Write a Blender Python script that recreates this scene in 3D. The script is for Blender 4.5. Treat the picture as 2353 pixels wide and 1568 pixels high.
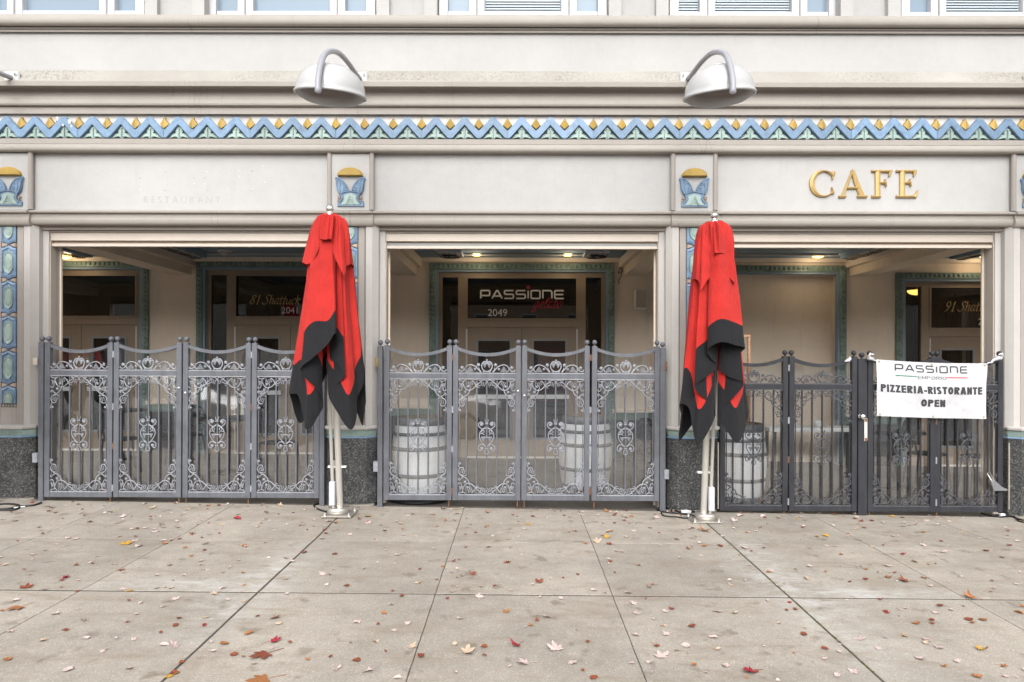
import bpy, bmesh, math, random
from mathutils import Vector, noise
R = math.radians
random.seed(7)
for o in list(bpy.data.objects): bpy.data.objects.remove(o)
scene = bpy.context.scene
col = scene.collection

# ------------------------------------------------------------------ camera
D = 6.94            # camera to facade plane
F = 1478.0          # focal length in pixels of a 2353 px wide picture
U0, V0 = 1187.0, 835.0
ZC = 1.56
ROLL = 0.0019
cam = bpy.data.cameras.new('camera')
cam_o = bpy.data.objects.new('camera', cam); col.objects.link(cam_o)
cam.sensor_width = 36; cam.lens = 36 * F / 2353
cam.shift_x = (1176.5 - U0) / 2353
cam.shift_y = (V0 - 784) / 2353
cam.clip_end = 500
cam_o.location = (0, -D, ZC)
cam_o.rotation_euler = (R(90), -ROLL, 0)
scene.camera = cam_o

# ------------------------------------------------------------------ light
SUN_EL, SUN_AZ = R(38), R(200)      # high overcast sun from the street side
world = bpy.data.worlds.new('World'); scene.world = world; world.use_nodes = True
wn = world.node_tree; wn.nodes.clear()
w_out = wn.nodes.new('ShaderNodeOutputWorld'); w_bg = wn.nodes.new('ShaderNodeBackground')
sky = wn.nodes.new('ShaderNodeTexSky'); sky.sky_type = 'NISHITA'; sky.sun_disc = False
sky.sun_elevation = SUN_EL; sky.sun_rotation = R(180)
sky.air_density = 1.0; sky.dust_density = 4.0
hs = wn.nodes.new('ShaderNodeHueSaturation'); hs.inputs['Saturation'].default_value = 0.12
wn.links.new(sky.outputs[0], hs.inputs['Color']); wn.links.new(hs.outputs[0], w_bg.inputs[0])
w_bg.inputs[1].default_value = 0.15
wn.links.new(w_bg.outputs[0], w_out.inputs[0])
sun = bpy.data.lights.new('sun', 'SUN'); sun.energy = 0.7; sun.angle = R(70); sun.color = (1, 0.985, 0.97)
sun_o = bpy.data.objects.new('sun', sun); col.objects.link(sun_o)
sun_o.rotation_euler = (R(90) - SUN_EL, 0, R(-12)); sun_o.location = (0, -20, 20)
scene.view_settings.view_transform = 'Standard'; scene.view_settings.look = 'None'
scene.view_settings.exposure = 1.0; scene.view_settings.gamma = 1
scene.view_settings.use_curve_mapping = False
scene.render.engine = 'CYCLES'
scene.cycles.max_bounces = 8; scene.cycles.diffuse_bounces = 4
scene.cycles.transparent_max_bounces = 16

# ------------------------------------------------------------------ helpers
def P(u, v, Y=0.0):
    """photo pixel (2353 wide) at depth Y behind the facade -> world point"""
    v = v - ROLL * (u - 1176.5)
    d = D + Y
    return Vector(((u - U0) * d / F, Y, ZC - (v - V0) * d / F))
def PX(u, Y=0.0): return (u - U0) * (D + Y) / F
def PZ(v, Y=0.0): return ZC - (v - V0) * (D + Y) / F
def kx(Y): return 0.008 + 0.008 * max(0.0, min(1.0, 1 + Y / 1.2))
def G(x, y):
    if y > 0: return -0.016 * x
    return -kx(y) * x + 0.0183 * max(y, -7.9)

class MB:
    def __init__(s): s.v = []; s.f = []; s.m = []; s.sm = []
    def add(s, vs, fs, m=0, smooth=False):
        n = len(s.v); s.v += [tuple(p) for p in vs]
        for f in fs: s.f.append([i + n for i in f]); s.m.append(m); s.sm.append(smooth)
    def box(s, x0, x1, y0, y1, z0, z1, m=0, b=0.0):
        if b <= 0:
            s.add([(x0,y0,z0),(x1,y0,z0),(x1,y1,z0),(x0,y1,z0),(x0,y0,z1),(x1,y0,z1),(x1,y1,z1),(x0,y1,z1)],
              [(0,3,2,1),(4,5,6,7),(0,1,5,4),(1,2,6,5),(2,3,7,6),(3,0,4,7)], m)
        else:
            # chamfered box: 24 verts
            vs = []; idx = {}
            for xi, x in ((0,x0),(1,x1)):
                for yi, y in ((0,y0),(1,y1)):
                    for zi, z in ((0,z0),(1,z1)):
                        sx = 1 if xi == 0 else -1; sy = 1 if yi == 0 else -1; sz = 1 if zi == 0 else -1
                        for a in range(3):
                            p = [x + sx*b, y + sy*b, z + sz*b]; p[a] = (x, y, z)[a]
                            idx[(xi,yi,zi,a)] = len(vs); vs.append(p)
            I = idx; fs = []
            for a in range(3):
                for e in (0,1):
                    o = [k for k in range(3) if k != a]; q = []
                    for (p_, r_) in ((0,0),(1,0),(1,1),(0,1)):
                        k = [0,0,0]; k[a] = e; k[o[0]] = p_; k[o[1]] = r_
                        q.append(I[(k[0],k[1],k[2],a)])
                    fs.append(q)
            for a in range(3):       # edges along axis a
                o = [k for k in range(3) if k != a]
                for p_ in (0,1):
                    for r_ in (0,1):
                        k0 = [0,0,0]; k0[o[0]] = p_; k0[o[1]] = r_; k1 = list(k0); k1[a] = 1
                        fs.append([I[(*k0,o[0])], I[(*k1,o[0])], I[(*k1,o[1])], I[(*k0,o[1])]])
            for xi in (0,1):
                for yi in (0,1):
                    for zi in (0,1): fs.append([I[(xi,yi,zi,a)] for a in range(3)])
            s.add(vs, fs, m)
    def poly(s, pts, y0, y1, m=0, bev=0.0):
        """2D polygon (x,z) extruded from y0 (front) to y1 (back)"""
        n = len(pts)
        vs = [(x, y0, z) for x, z in pts] + [(x, y1, z) for x, z in pts]
        fs = [list(range(n)), list(range(2*n-1, n-1, -1))] + [[i, i+n, (i+1) % n + n, (i+1) % n] for i in range(n)]
        s.add(vs, fs, m)
    def relief(s, pts, y0, y1, inset, m=0):
        """2D polygon raised from back y1 to front y0 with bevelled border (inset towards centroid)"""
        n = len(pts); cx = sum(p[0] for p in pts)/n; cz = sum(p[1] for p in pts)/n
        def ins(p):
            dx, dz = cx-p[0], cz-p[1]; L = math.hypot(dx, dz) or 1
            k = min(inset, L*0.8)/L; return (p[0]+dx*k, p[1]+dz*k)
        q = [ins(p) for p in pts]
        vs = [(x, y1, z) for x, z in pts] + [(x, (y0*2+y1)/3, z) for x, z in pts] + [(x, y0, z) for x, z in q]
        fs = [[2*n+i for i in range(n)]]
        for k in (0, n):
            fs += [[k+i, k+(i+1) % n, k+n+(i+1) % n, k+n+i] for i in range(n)]
        s.add(vs, fs, m)
    def tube(s, pts, r, n=6, m=0, cap=True, closed=False):
        pts = [Vector(p) for p in pts]; rings = []; N = len(pts)
        up = None
        for i, p in enumerate(pts):
            if closed: t = pts[(i+1) % N] - pts[i-1]
            else: t = pts[min(i+1, N-1)] - pts[max(i-1, 0)]
            t.normalize()
            if up is None:
                up = Vector((0,0,1)) if abs(t.z) < 0.9 else Vector((0,1,0))
            a = t.cross(up)
            if a.length < 1e-5: a = t.orthogonal()
            a.normalize(); b = a.cross(t).normalized(); up = b
            rr = r[i] if isinstance(r, (list, tuple)) else r
            rings.append([p + a*math.cos(2*math.pi*k/n)*rr + b*math.sin(2*math.pi*k/n)*rr for k in range(n)])
        vs = [q for g in rings for q in g]; fs = []
        for i in range(N if closed else N-1):
            j = (i+1) % N
            for k in range(n): fs.append([i*n+k, i*n+(k+1) % n, j*n+(k+1) % n, j*n+k])
        s.add(vs, fs, m, True)
        if cap and not closed:
            s.add(rings[0], [list(range(n))], m); s.add(rings[-1], [list(range(n))[::-1]], m)
    def lathe(s, prof, c=(0,0,0), n=16, m=0, axis='z', smooth=True):
        """prof: list of (radius, height)"""
        vs = []; c = Vector(c)
        for r, h in prof:
            for k in range(n):
                a = 2*math.pi*k/n; x, y = r*math.cos(a), r*math.sin(a)
                p = {'z': (x, y, h), 'y': (x, h, y), 'x': (h, x, y)}[axis]
                vs.append(c + Vector(p))
        fs = []
        for i in range(len(prof)-1):
            for k in range(n): fs.append([i*n+k, i*n+(k+1) % n, (i+1)*n+(k+1) % n, (i+1)*n+k])
        s.add(vs, fs, m, smooth)
    def sphere(s, c, r, n=10, m=0, sq=(1,1,1)):
        k = max(4, n//2+1)
        vs = []; fs = []
        for i in range(k+1):
            ph = math.pi*i/k
            for j in range(n):
                a = 2*math.pi*j/n
                vs.append((c[0]+r*sq[0]*math.sin(ph)*math.cos(a), c[1]+r*sq[1]*math.sin(ph)*math.sin(a), c[2]+r*sq[2]*math.cos(ph)))
        for i in range(k):
            for j in range(n): fs.append([i*n+j, i*n+(j+1) % n, (i+1)*n+(j+1) % n, (i+1)*n+j])
        s.add(vs, fs, m, True)
    def ribbon(s, pts, w, y0, y1, m=0, closed=False):
        """flat stroke of width w through 2D points (x,z)"""
        N = len(pts); L = []; Rr = []
        for i, p in enumerate(pts):
            a = pts[i-1] if (i > 0 or closed) else None
            b = pts[(i+1) % N] if (i < N-1 or closed) else None
            def dn(p, q):
                d = Vector((q[0]-p[0], q[1]-p[1])); d.normalize(); return Vector((-d.y, d.x))
            if a is None: n_ = dn(p, b); k = 1
            elif b is None: n_ = dn(a, p); k = 1
            else:
                n1, n2 = dn(a, p), dn(p, b); n_ = (n1+n2)
                if n_.length < 1e-4: n_ = n1
                n_.normalize(); k = 1/max(0.5, n_.dot(n1))
            ww = (w[i] if isinstance(w, (list, tuple)) else w)/2*k
            L.append((p[0]+n_.x*ww, p[1]+n_.y*ww)); Rr.append((p[0]-n_.x*ww, p[1]-n_.y*ww))
        for i in range(N if closed else N-1):
            j = (i+1) % N
            s.poly([L[i], Rr[i], Rr[j], L[j]], y0, y1, m)
    def mesh(s, name, smooth=None):
        me = bpy.data.meshes.new(name); me.from_pydata(s.v, [], s.f)
        me.polygons.foreach_set('material_index', s.m)
        me.polygons.foreach_set('use_smooth', s.sm if smooth is None else [smooth]*len(s.f))
        me.update(); return me
    def build(s, name, mat, parent=None, smooth=None):
        me = s.mesh(name, smooth)
        for mm in (mat if isinstance(mat, (list, tuple)) else [mat]): me.materials.append(mm)
        return link(name, me, parent)
def link(name, data, parent=None, loc=None, rot=None):
    o = bpy.data.objects.new(name, data); col.objects.link(o)
    if parent is not None: o.parent = parent
    if loc is not None: o.location = loc
    if rot is not None: o.rotation_euler = rot
    return o
def tag(o, label, cat, group=None):
    o['label'] = label; o['category'] = cat
    if group: o['group'] = group
    return o
def thing(name, label, cat, loc=(0,0,0), rz=0, group=None):
    return tag(link(name, None, None, loc, (0,0,rz)), label, cat, group)
def copy_tree(o, parent=None):
    c = o.copy(); col.objects.link(c); c.parent = parent
    for ch in o.children: copy_tree(ch, c)
    return c
def crom(pts, n=4, closed=False):
    """Catmull-Rom through points of any dimension"""
    N = len(pts); out = []
    g = (lambda i: pts[i % N]) if closed else (lambda i: pts[max(0, min(N-1, i))])
    for i in range(N if closed else N-1):
        p0, p1, p2, p3 = g(i-1), g(i), g(i+1), g(i+2)
        for k in range(n):
            t = k/n
            out.append(tuple(0.5*((2*b)+(-a+c)*t+(2*a-5*b+4*c-d)*t*t+(-a+3*b-3*c+d)*t**3) for a, b, c, d in zip(p0, p1, p2, p3)))
    if not closed: out.append(tuple(pts[-1]))
    return out

# ------------------------------------------------------------------ materials
class NT:
    def __init__(s, name):
        s.mat = bpy.data.materials.new(name); s.mat.use_nodes = True
        s.t = s.mat.node_tree; s.b = s.t.nodes['Principled BSDF']; s.o = s.t.nodes['Material Output']
    def n(s, typ, **kw):
        x = s.t.nodes.new(typ)
        for k, v in kw.items():
            if k in x.inputs: x.inputs[k].default_value = v
            else: setattr(x, k, v)
        return x
    def l(s, a, b): s.t.links.new(a, b)
    def coord(s, kind='Object', scale=(1,1,1)):
        c = s.n('ShaderNodeTexCoord'); m = s.n('ShaderNodeMapping'); m.inputs['Scale'].default_value = scale
        s.l(c.outputs[kind], m.inputs[0]); return m.outputs[0]
    def world(s, scale=(1,1,1)):
        c = s.n('ShaderNodeNewGeometry'); m = s.n('ShaderNodeMapping'); m.inputs['Scale'].default_value = scale
        s.l(c.outputs['Position'], m.inputs[0]); return m.outputs[0]
    def noise(s, vec, scale, detail=4, rough=0.6, dist=0):
        x = s.n('ShaderNodeTexNoise'); x.inputs['Scale'].default_value = scale; x.inputs['Detail'].default_value = detail
        x.inputs['Roughness'].default_value = rough; x.inputs['Distortion'].default_value = dist
        s.l(vec, x.inputs['Vector']); return x.outputs['Fac']
    def ramp(s, fac, stops):
        r = s.n('ShaderNodeValToRGB'); e = r.color_ramp.elements
        while len(e) < len(stops): e.new(0.5)
        for q, (p, c) in zip(e, stops): q.position = p; q.color = (*c, 1) if len(c) == 3 else c
        s.l(fac, r.inputs[0]); return r.outputs[0]
    def mix(s, fac, a, b, mode='MIX'):
        x = s.n('ShaderNodeMix'); x.data_type = 'RGBA'; x.blend_type = mode
        for v, i in ((fac, 0), (a, 6), (b, 7)):
            if isinstance(v, (int, float)): x.inputs[i].default_value = v
            elif isinstance(v, tuple): x.inputs[i].default_value = (*v, 1) if len(v) == 3 else v
            else: s.l(v, x.inputs[i])
        return x.outputs[2]
    def math(s, op, a, b=0.0, c=0.0, clamp=False):
        x = s.n('ShaderNodeMath'); x.operation = op; x.use_clamp = clamp
        for i, v in enumerate((a, b, c)):
            if isinstance(v, (int, float)): x.inputs[i].default_value = v
            else: s.l(v, x.inputs[i])
        return x.outputs[0]
    def bump(s, h, strength=0.3, dist=0.01):
        b = s.n('ShaderNodeBump'); b.inputs['Strength'].default_value = strength; b.inputs['Distance'].default_value = dist
        s.l(h, b.inputs['Height']); s.l(b.outputs[0], s.b.inputs['Normal'])
    def set(s, color=None, rough=None, metal=None, spec=None):
        if color is not None:
            if isinstance(color, tuple): s.b.inputs['Base Color'].default_value = (*color, 1)
            else: s.l(color, s.b.inputs['Base Color'])
        if rough is not None:
            if isinstance(rough, (int, float)): s.b.inputs['Roughness'].default_value = rough
            else: s.l(rough, s.b.inputs['Roughness'])
        if metal is not None: s.b.inputs['Metallic'].default_value = metal
        if spec is not None: s.b.inputs['Specular IOR Level'].default_value = spec
        return s.mat

def varied(c, amt=0.12, scale=3.0, rough=0.6, bump=0.0, bscale=60, metal=0, spec=None, name='paint', wear=None):
    t = NT(name); w = t.world()
    n1 = t.noise(w, scale, 5); n2 = t.noise(w, scale*7, 3)
    f = t.math('ADD', t.math('MULTIPLY', n1, 0.7), t.math('MULTIPLY', n2, 0.3))
    lo = tuple(x*(1-amt) for x in c); hi = tuple(min(1, x*(1+amt)) for x in c)
    cl = t.ramp(f, [(0.3, lo), (0.7, hi)])
    if wear:
        wf = t.ramp(t.noise(w, 14, 6, 0.7), [(0.60, (0,0,0)), (0.68, (1,1,1))])
        cl = t.mix(wf, cl, wear)
    if bump: t.bump(t.noise(w, bscale, 3), bump, 0.004)
    return t.set(cl, rough, metal, spec)

def stucco(name, c, streak=0.0, bump=0.35, crack=0.0):
    t = NT(name); w = t.world()
    big = t.noise(w, 0.9, 5, 0.65); fine = t.noise(w, 9, 5, 0.7)
    lo = tuple(x*0.93 for x in c); hi = tuple(min(1, x*1.06) for x in c)
    cl = t.ramp(t.math('ADD', t.math('MULTIPLY', big, 0.65), t.math('MULTIPLY', fine, 0.35)), [(0.32, lo), (0.62, hi)])
    vs = t.world((5.5, 5.5, 0.35))
    st = t.ramp(t.noise(vs, 3.0, 6, 0.7), [(0.56, (0,0,0)), (0.78, (1,1,1))])
    cl = t.mix(t.math('MULTIPLY', st, 0.20 + streak), cl, (0.30, 0.265, 0.215))
    gr = t.ramp(t.noise(w, 26, 4, 0.7), [(0.66, (0,0,0)), (0.74, (1,1,1))])
    cl = t.mix(t.math('MULTIPLY', gr, 0.10), cl, (0.25, 0.22, 0.18))
    # hairline joints and cracks running down the face
    hl = t.noise(t.world((1.15, 0.0, 0.035)), 1.6, 2, 0.5)
    ln = t.math('LESS_THAN', t.math('ABSOLUTE', t.math('SUBTRACT', hl, 0.5)), 0.0011)
    cl = t.mix(t.math('MULTIPLY', ln, crack), cl, (0.14, 0.12, 0.095))
    h = t.math('ADD', t.noise(w, 130, 3), t.math('MULTIPLY', t.noise(w, 16, 3), 1.4))
    t.bump(h, bump, 0.003)
    return t.set(cl, 0.85, spec=0.25)

M = {}
M['stucco'] = stucco('stucco_offwhite', (0.405, 0.397, 0.387))
M['stucco_rough'] = stucco('stucco_panel', (0.375, 0.37, 0.363), bump=0.6)
M['trim'] = stucco('moulding_paint', (0.325, 0.298, 0.268), crack=0.28)
M['cream'] = stucco('pillar_paint', (0.315, 0.288, 0.262), crack=0.28)
M['column'] = stucco('column_paint', (0.43, 0.412, 0.39), 0.1)
M['porch'] = stucco('porch_paint', (0.77, 0.655, 0.53), bump=0.25)
# cornice wash with mildew streaks along its upper edge and drip edge
t = NT('cornice_paint'); w = t.world()
base = t.ramp(t.noise(w, 1.2, 5), [(0.3, (0.29, 0.272, 0.245)), (0.7, (0.37, 0.353, 0.325))])
sv = t.noise(t.world((9, 9, 0.8)), 4, 6, 0.75)
msk = t.ramp(sv, [(0.46, (0,0,0)), (0.64, (1,1,1))])
msk2 = t.ramp(t.noise(t.world((1, 1, 1)), 0.7, 3), [(0.40, (0,0,0)), (0.60, (1,1,1))])
cl = t.mix(t.math('MULTIPLY', t.math('MULTIPLY', msk, msk2), 0.85), base, (0.17, 0.165, 0.115))
spots = t.ramp(t.noise(w, 38, 4, 0.8), [(0.62, (0,0,0)), (0.70, (1,1,1))])
cl = t.mix(t.math('MULTIPLY', spots, 0.5), cl, (0.08, 0.08, 0.05))
t.bump(t.noise(w, 90, 3), 0.4, 0.003); M['cornice'] = t.set(cl, 0.85, spec=0.25)

def glaze(name, c, amt=0.2):
    t = NT(name); w = t.world()
    cl = t.ramp(t.noise(w, 11, 6, 0.7), [(0.30, tuple(x*(1-amt*1.6) for x in c)), (0.5, c), (0.72, tuple(min(1, x*(1+amt)) for x in c))])
    oi = t.n('ShaderNodeObjectInfo'); cv = t.n('ShaderNodeCombineColor'); pv = t.math('ADD', t.math('MULTIPLY', oi.outputs['Random'], 0.26), 0.87)
    for i in range(3): t.l(pv, cv.inputs[i])
    cl = t.mix(1.0, cl, cv.outputs[0], 'MULTIPLY')
    chips = t.ramp(t.noise(w, 34, 4, 0.75), [(0.70, (0,0,0)), (0.73, (1,1,1))])
    cl = t.mix(t.math('MULTIPLY', chips, 0.5), cl, (0.16, 0.15, 0.14))
    t.bump(t.noise(w, 45, 2), 0.12, 0.003)
    return t.set(cl, 0.42, spec=0.4)
M['blue'] = glaze('blue_glaze', (0.145, 0.228, 0.335))
M['green'] = glaze('pale_green_glaze', (0.275, 0.36, 0.33), 0.12)
M['yellow'] = glaze('ochre_glaze', (0.335, 0.215, 0.036), 0.12)
M['pinkish'] = glaze('bisque_glaze', (0.36, 0.29, 0.25), 0.12)
M['recess_shade'] = varied((0.05, 0.07, 0.085), 0.2, 8, 0.8, name='painted_recess_shade')  # blue-black colour standing in for shade in the frieze recesses
M['frieze_white'] = glaze('white_glaze', (0.46, 0.445, 0.43), 0.06)

t = NT('granite'); w = t.world()
vo = t.n('ShaderNodeTexVoronoi'); vo.inputs['Scale'].default_value = 95; t.l(w, vo.inputs['Vector'])
g1 = t.ramp(vo.outputs['Color'], [(0.0, (0.022, 0.024, 0.027)), (0.55, (0.075, 0.078, 0.08)), (0.85, (0.17, 0.17, 0.165)), (1.0, (0.34, 0.33, 0.31))])
g2 = t.ramp(t.noise(w, 5, 6, 0.7), [(0.3, (0.45, 0.45, 0.47)), (0.7, (0.92, 0.90, 0.86))])
gr = t.mix(1.0, g1, g2, 'MULTIPLY')
sc = t.ramp(t.noise(t.world((30, 30, 6)), 1.0, 5, 0.8), [(0.69, (0,0,0)), (0.74, (1,1,1))])
gr = t.mix(t.math('MULTIPLY', sc, 0.35), gr, (0.34, 0.33, 0.31))
M['granite'] = t.set(gr, 0.5, spec=0.3)

def concrete(name, c, stain=True):
    t = NT(name); w = t.world(); oi = t.n('ShaderNodeObjectInfo')
    big = t.noise(w, 0.8, 6, 0.65, 0.4); mid = t.noise(w, 5.5, 6, 0.7)
    lo = tuple(x*0.74 for x in c); hi = tuple(x*1.16 for x in c)
    cl = t.ramp(t.math('ADD', t.math('MULTIPLY', big, 0.6), t.math('MULTIPLY', mid, 0.4)), [(0.34, lo), (0.66, hi)])
    pv = t.math('ADD', t.math('MULTIPLY', oi.outputs['Random'], 0.14), 0.93)
    cv = t.n('ShaderNodeCombineColor')
    for i in range(3): t.l(pv, cv.inputs[i])
    cl = t.mix(1.0, cl, cv.outputs[0], 'MULTIPLY')
    vo = t.n('ShaderNodeTexVoronoi'); vo.inputs['Scale'].default_value = 210; t.l(w, vo.inputs['Vector'])
    ag = t.ramp(vo.outputs['Color'], [(0.0, (0.66,)*3), (0.80, (1.0,)*3), (0.94, (1.6,)*3)])
    cl = t.mix(0.8, cl, ag, 'MULTIPLY')
    sep = t.n('ShaderNodeSeparateXYZ'); t.l(w, sep.inputs[0])
    # brown damp smears drawn out along the street, and round tannin marks left by leaves
    dm = t.ramp(t.noise(t.world((1.0, 3.2, 1)), 1.5, 6, 0.72, 0.5), [(0.50, (0,0,0)), (0.72, (1,1,1))])
    cl = t.mix(t.math('MULTIPLY', dm, 0.72), cl, (c[0]*0.60, c[1]*0.54, c[2]*0.47))
    tn = t.ramp(t.noise(w, 7.0, 3, 0.5), [(0.62, (0,0,0)), (0.72, (1,1,1))])
    cl = t.mix(t.math('MULTIPLY', tn, 0.5), cl, (0.13, 0.10, 0.07))
    if stain:
        # lime bloom along the wide expansion joints
        def near(axis, x0, wd):
            d = t.math('ABSOLUTE', t.math('SUBTRACT', sep.outputs[axis], x0))
            return t.math('SUBTRACT', 1.0, t.math('DIVIDE', d, wd), clamp=True)
        nl = t.math('MULTIPLY', near(0, PJ[1]-0.06, 0.34), near(1, -2.35, 1.2))
        nr = t.math('MULTIPLY', near(0, PJ[2]+0.08, 0.40), near(1, -2.3, 1.6))
        nh = t.math('MULTIPLY', near(1, -2.36, 0.22), t.math('MAXIMUM', near(0, PJ[1]-0.5, 0.9), near(0, PJ[2]+0.5, 1.0)))
        e = t.math('MAXIMUM', t.math('MAXIMUM', nl, nr), nh)
        bl = t.math('MULTIPLY', e, t.ramp(t.noise(t.world((1.0, 2.4, 1)), 3.6, 6, 0.75, 0.6), [(0.42, (0,0,0)), (0.66, (1,1,1))]))
        cl = t.mix(t.math('MULTIPLY', bl, 1.25, clamp=True), cl, (0.50, 0.49, 0.47))
    h = t.math('ADD', t.noise(w, 190, 3), t.math('MULTIPLY', mid, 0.8)); t.bump(h, 0.3, 0.004)
    return t.set(cl, 0.86, spec=0.3)
PIL = [PX(u) for u in (-766, 21, 805, 1594, 2377, 3160)]
PJ = PIL[1:5]
PJ = [-5.48, -1.79, 1.90, 5.59]
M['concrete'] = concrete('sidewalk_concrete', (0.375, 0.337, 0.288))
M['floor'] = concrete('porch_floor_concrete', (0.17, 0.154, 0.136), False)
M['foot'] = varied((0.38, 0.35, 0.31), 0.25, 12, 0.9, 0.5, 120, name='rough_concrete')
M['soil'] = varied((0.062, 0.054, 0.043), 0.6, 22, 0.95, 0.6, 80, name='joint_dirt')
M['moss'] = varied((0.11, 0.115, 0.035), 0.5, 18, 0.95, name='moss')
M['asphalt'] = varied((0.055, 0.055, 0.058), 0.25, 4, 0.9, 0.6, 150, name='asphalt')
M['kerb'] = concrete('kerb_concrete', (0.38, 0.36, 0.33), False)

def iron(name, c):
    t = NT(name); w = t.world()
    cl = t.ramp(t.noise(w, 6, 6, 0.7), [(0.3, tuple(x*0.8 for x in c)), (0.7, tuple(x*1.2 for x in c))])
    ch = t.ramp(t.noise(w, 28, 5, 0.75), [(0.65, (0,0,0)), (0.70, (1,1,1))])
    cl = t.mix(t.math('MULTIPLY', ch, 0.5), cl, (0.16, 0.085, 0.045))
    du = t.ramp(t.noise(t.world((20, 20, 3)), 1.0, 4), [(0.45, (0,0,0)), (0.75, (1,1,1))])
    cl = t.mix(t.math('MULTIPLY', du, 0.22), cl, (c[0]*2.0+0.02, c[1]*2.0+0.02, c[2]*1.9+0.02))
    t.bump(t.noise(w, 160, 2), 0.1, 0.001)
    return t.set(cl, 0.48, 0.0, 0.35 if c[0] > 0.1 else 0.22)
M['iron'] = iron('grey_iron_paint', (0.104, 0.109, 0.124))
M['iron_cast'] = iron('silver_grey_cast_iron', (0.255, 0.265, 0.29))
M['iron_dark'] = iron('charcoal_iron_paint', (0.030, 0.031, 0.036))
M['iron_dark_cast'] = iron('charcoal_cast_iron', (0.075, 0.078, 0.088))
M['black_iron'] = varied((0.012, 0.012, 0.014), 0.2, 8, 0.5, name='black_furniture_paint')
M['rust'] = varied((0.16, 0.075, 0.035), 0.4, 30, 0.8, name='rusty_steel')
M['brass'] = varied((0.45, 0.33, 0.13), 0.2, 20, 0.4, metal=0.8, name='brass')
M['copper'] = varied((0.62, 0.36, 0.22), 0.35, 25, 0.3, metal=0.9, name='copper_trim')
M['frame_tan'] = varied((0.50, 0.44, 0.375), 0.07, 2, 0.45, name='tan_metal_paint')
M['door_brown'] = varied((0.26, 0.195, 0.135), 0.10, 3, 0.5, name='brown_door_paint')
M['frame_brown'] = varied((0.29, 0.22, 0.155), 0.10, 3, 0.5, name='brown_frame_paint')
M['grey_trim'] = varied((0.22, 0.225, 0.22), 0.1, 4, 0.5, name='grey_glazing_bead')
M['door_strip'] = varied((0.62, 0.59, 0.53), 0.05, 4, 0.5, name='pale_weatherstrip')
M['porch_green'] = glaze('dark_green_glaze', (0.17, 0.235, 0.20), 0.25)
M['porch_blue'] = varied((0.22, 0.30, 0.37), 0.12, 2, 0.8, name='blue_ceiling_paint')
M['white'] = varied((0.74, 0.74, 0.735), 0.05, 4, 0.4, name='white_paint')
M['barrel_white'] = varied((0.90, 0.90, 0.91), 0.06, 3, 0.5, 0.3, 40, name='barrel_white_paint')
M['hoop'] = varied((0.20, 0.205, 0.21), 0.3, 9, 0.55, metal=0.3, name='galvanised_hoop')
M['wood'] = varied((0.20, 0.15, 0.105), 0.35, 9, 0.8, name='weathered_oak')
M['vinyl_frame'] = varied((0.52, 0.52, 0.535), 0.02, 3, 0.35, name='white_vinyl')
M['steel'] = varied((0.60, 0.57, 0.52), 0.12, 6, 0.32, metal=0.75, name='brushed_steel')
M['chrome'] = varied((0.78, 0.77, 0.76), 0.03, 6, 0.10, metal=1.0, name='chrome')
M['alu_pole'] = varied((0.60, 0.58, 0.53), 0.06, 6, 0.38, metal=0.5, name='anodised_pole')
M['grey_box'] = varied((0.52, 0.53, 0.56), 0.04, 6, 0.5, name='grey_plastic')
M['cable'] = varied((0.012, 0.012, 0.013), 0.2, 10, 0.5, name='black_rubber')
M['gold'] = varied((0.47, 0.325, 0.125), 0.10, 5, 0.42, metal=0.25, name='gold_paint')
M['gold_decal'] = varied((0.48, 0.34, 0.15), 0.05, 5, 0.6, name='gold_lettering')
M['white_decal'] = varied((0.74, 0.72, 0.70), 0.03, 5, 0.6, name='white_lettering')
M['red_decal'] = varied((0.34, 0.022, 0.04), 0.05, 5, 0.6, name='red_lettering')
M['black_print'] = varied((0.035, 0.035, 0.04), 0.05, 5, 0.7, name='black_print')
M['grey_print'] = varied((0.20, 0.20, 0.21), 0.05, 5, 0.7, name='grey_print')
M['green_print'] = varied((0.03, 0.22, 0.11), 0.05, 5, 0.7, name='green_print')
M['red_print'] = varied((0.55, 0.05, 0.05), 0.05, 5, 0.7, name='red_print')
M['lamp_lens'] = varied((0.15, 0.135, 0.125), 0.10, 60, 0.35, name='prismatic_lens')
M['lamp_white'] = varied((0.43, 0.43, 0.428), 0.06, 7, 0.22, name='white_enamel', wear=(0.40, 0.40, 0.39))
M['lamp_arm'] = varied((0.30, 0.30, 0.33), 0.05, 6, 0.32, name='grey_enamel')
M['rubber'] = varied((0.02, 0.02, 0.02), 0.1, 6, 0.8, name='tyre_rubber')
M['patch'] = varied((0.47, 0.46, 0.445), 0.08, 40, 0.9, name='filler')
M['old_strip'] = varied((0.30, 0.28, 0.235), 0.4, 18, 0.9, name='peeling_strip', wear=(0.14, 0.09, 0.05))
M['latch'] = varied((0.22, 0.225, 0.235), 0.15, 12, 0.45, metal=0.4, name='worn_zinc')
M['ghost'] = varied((0.362, 0.350, 0.335), 0.03, 5, 0.9, name='faded_letter_mark')

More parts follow.
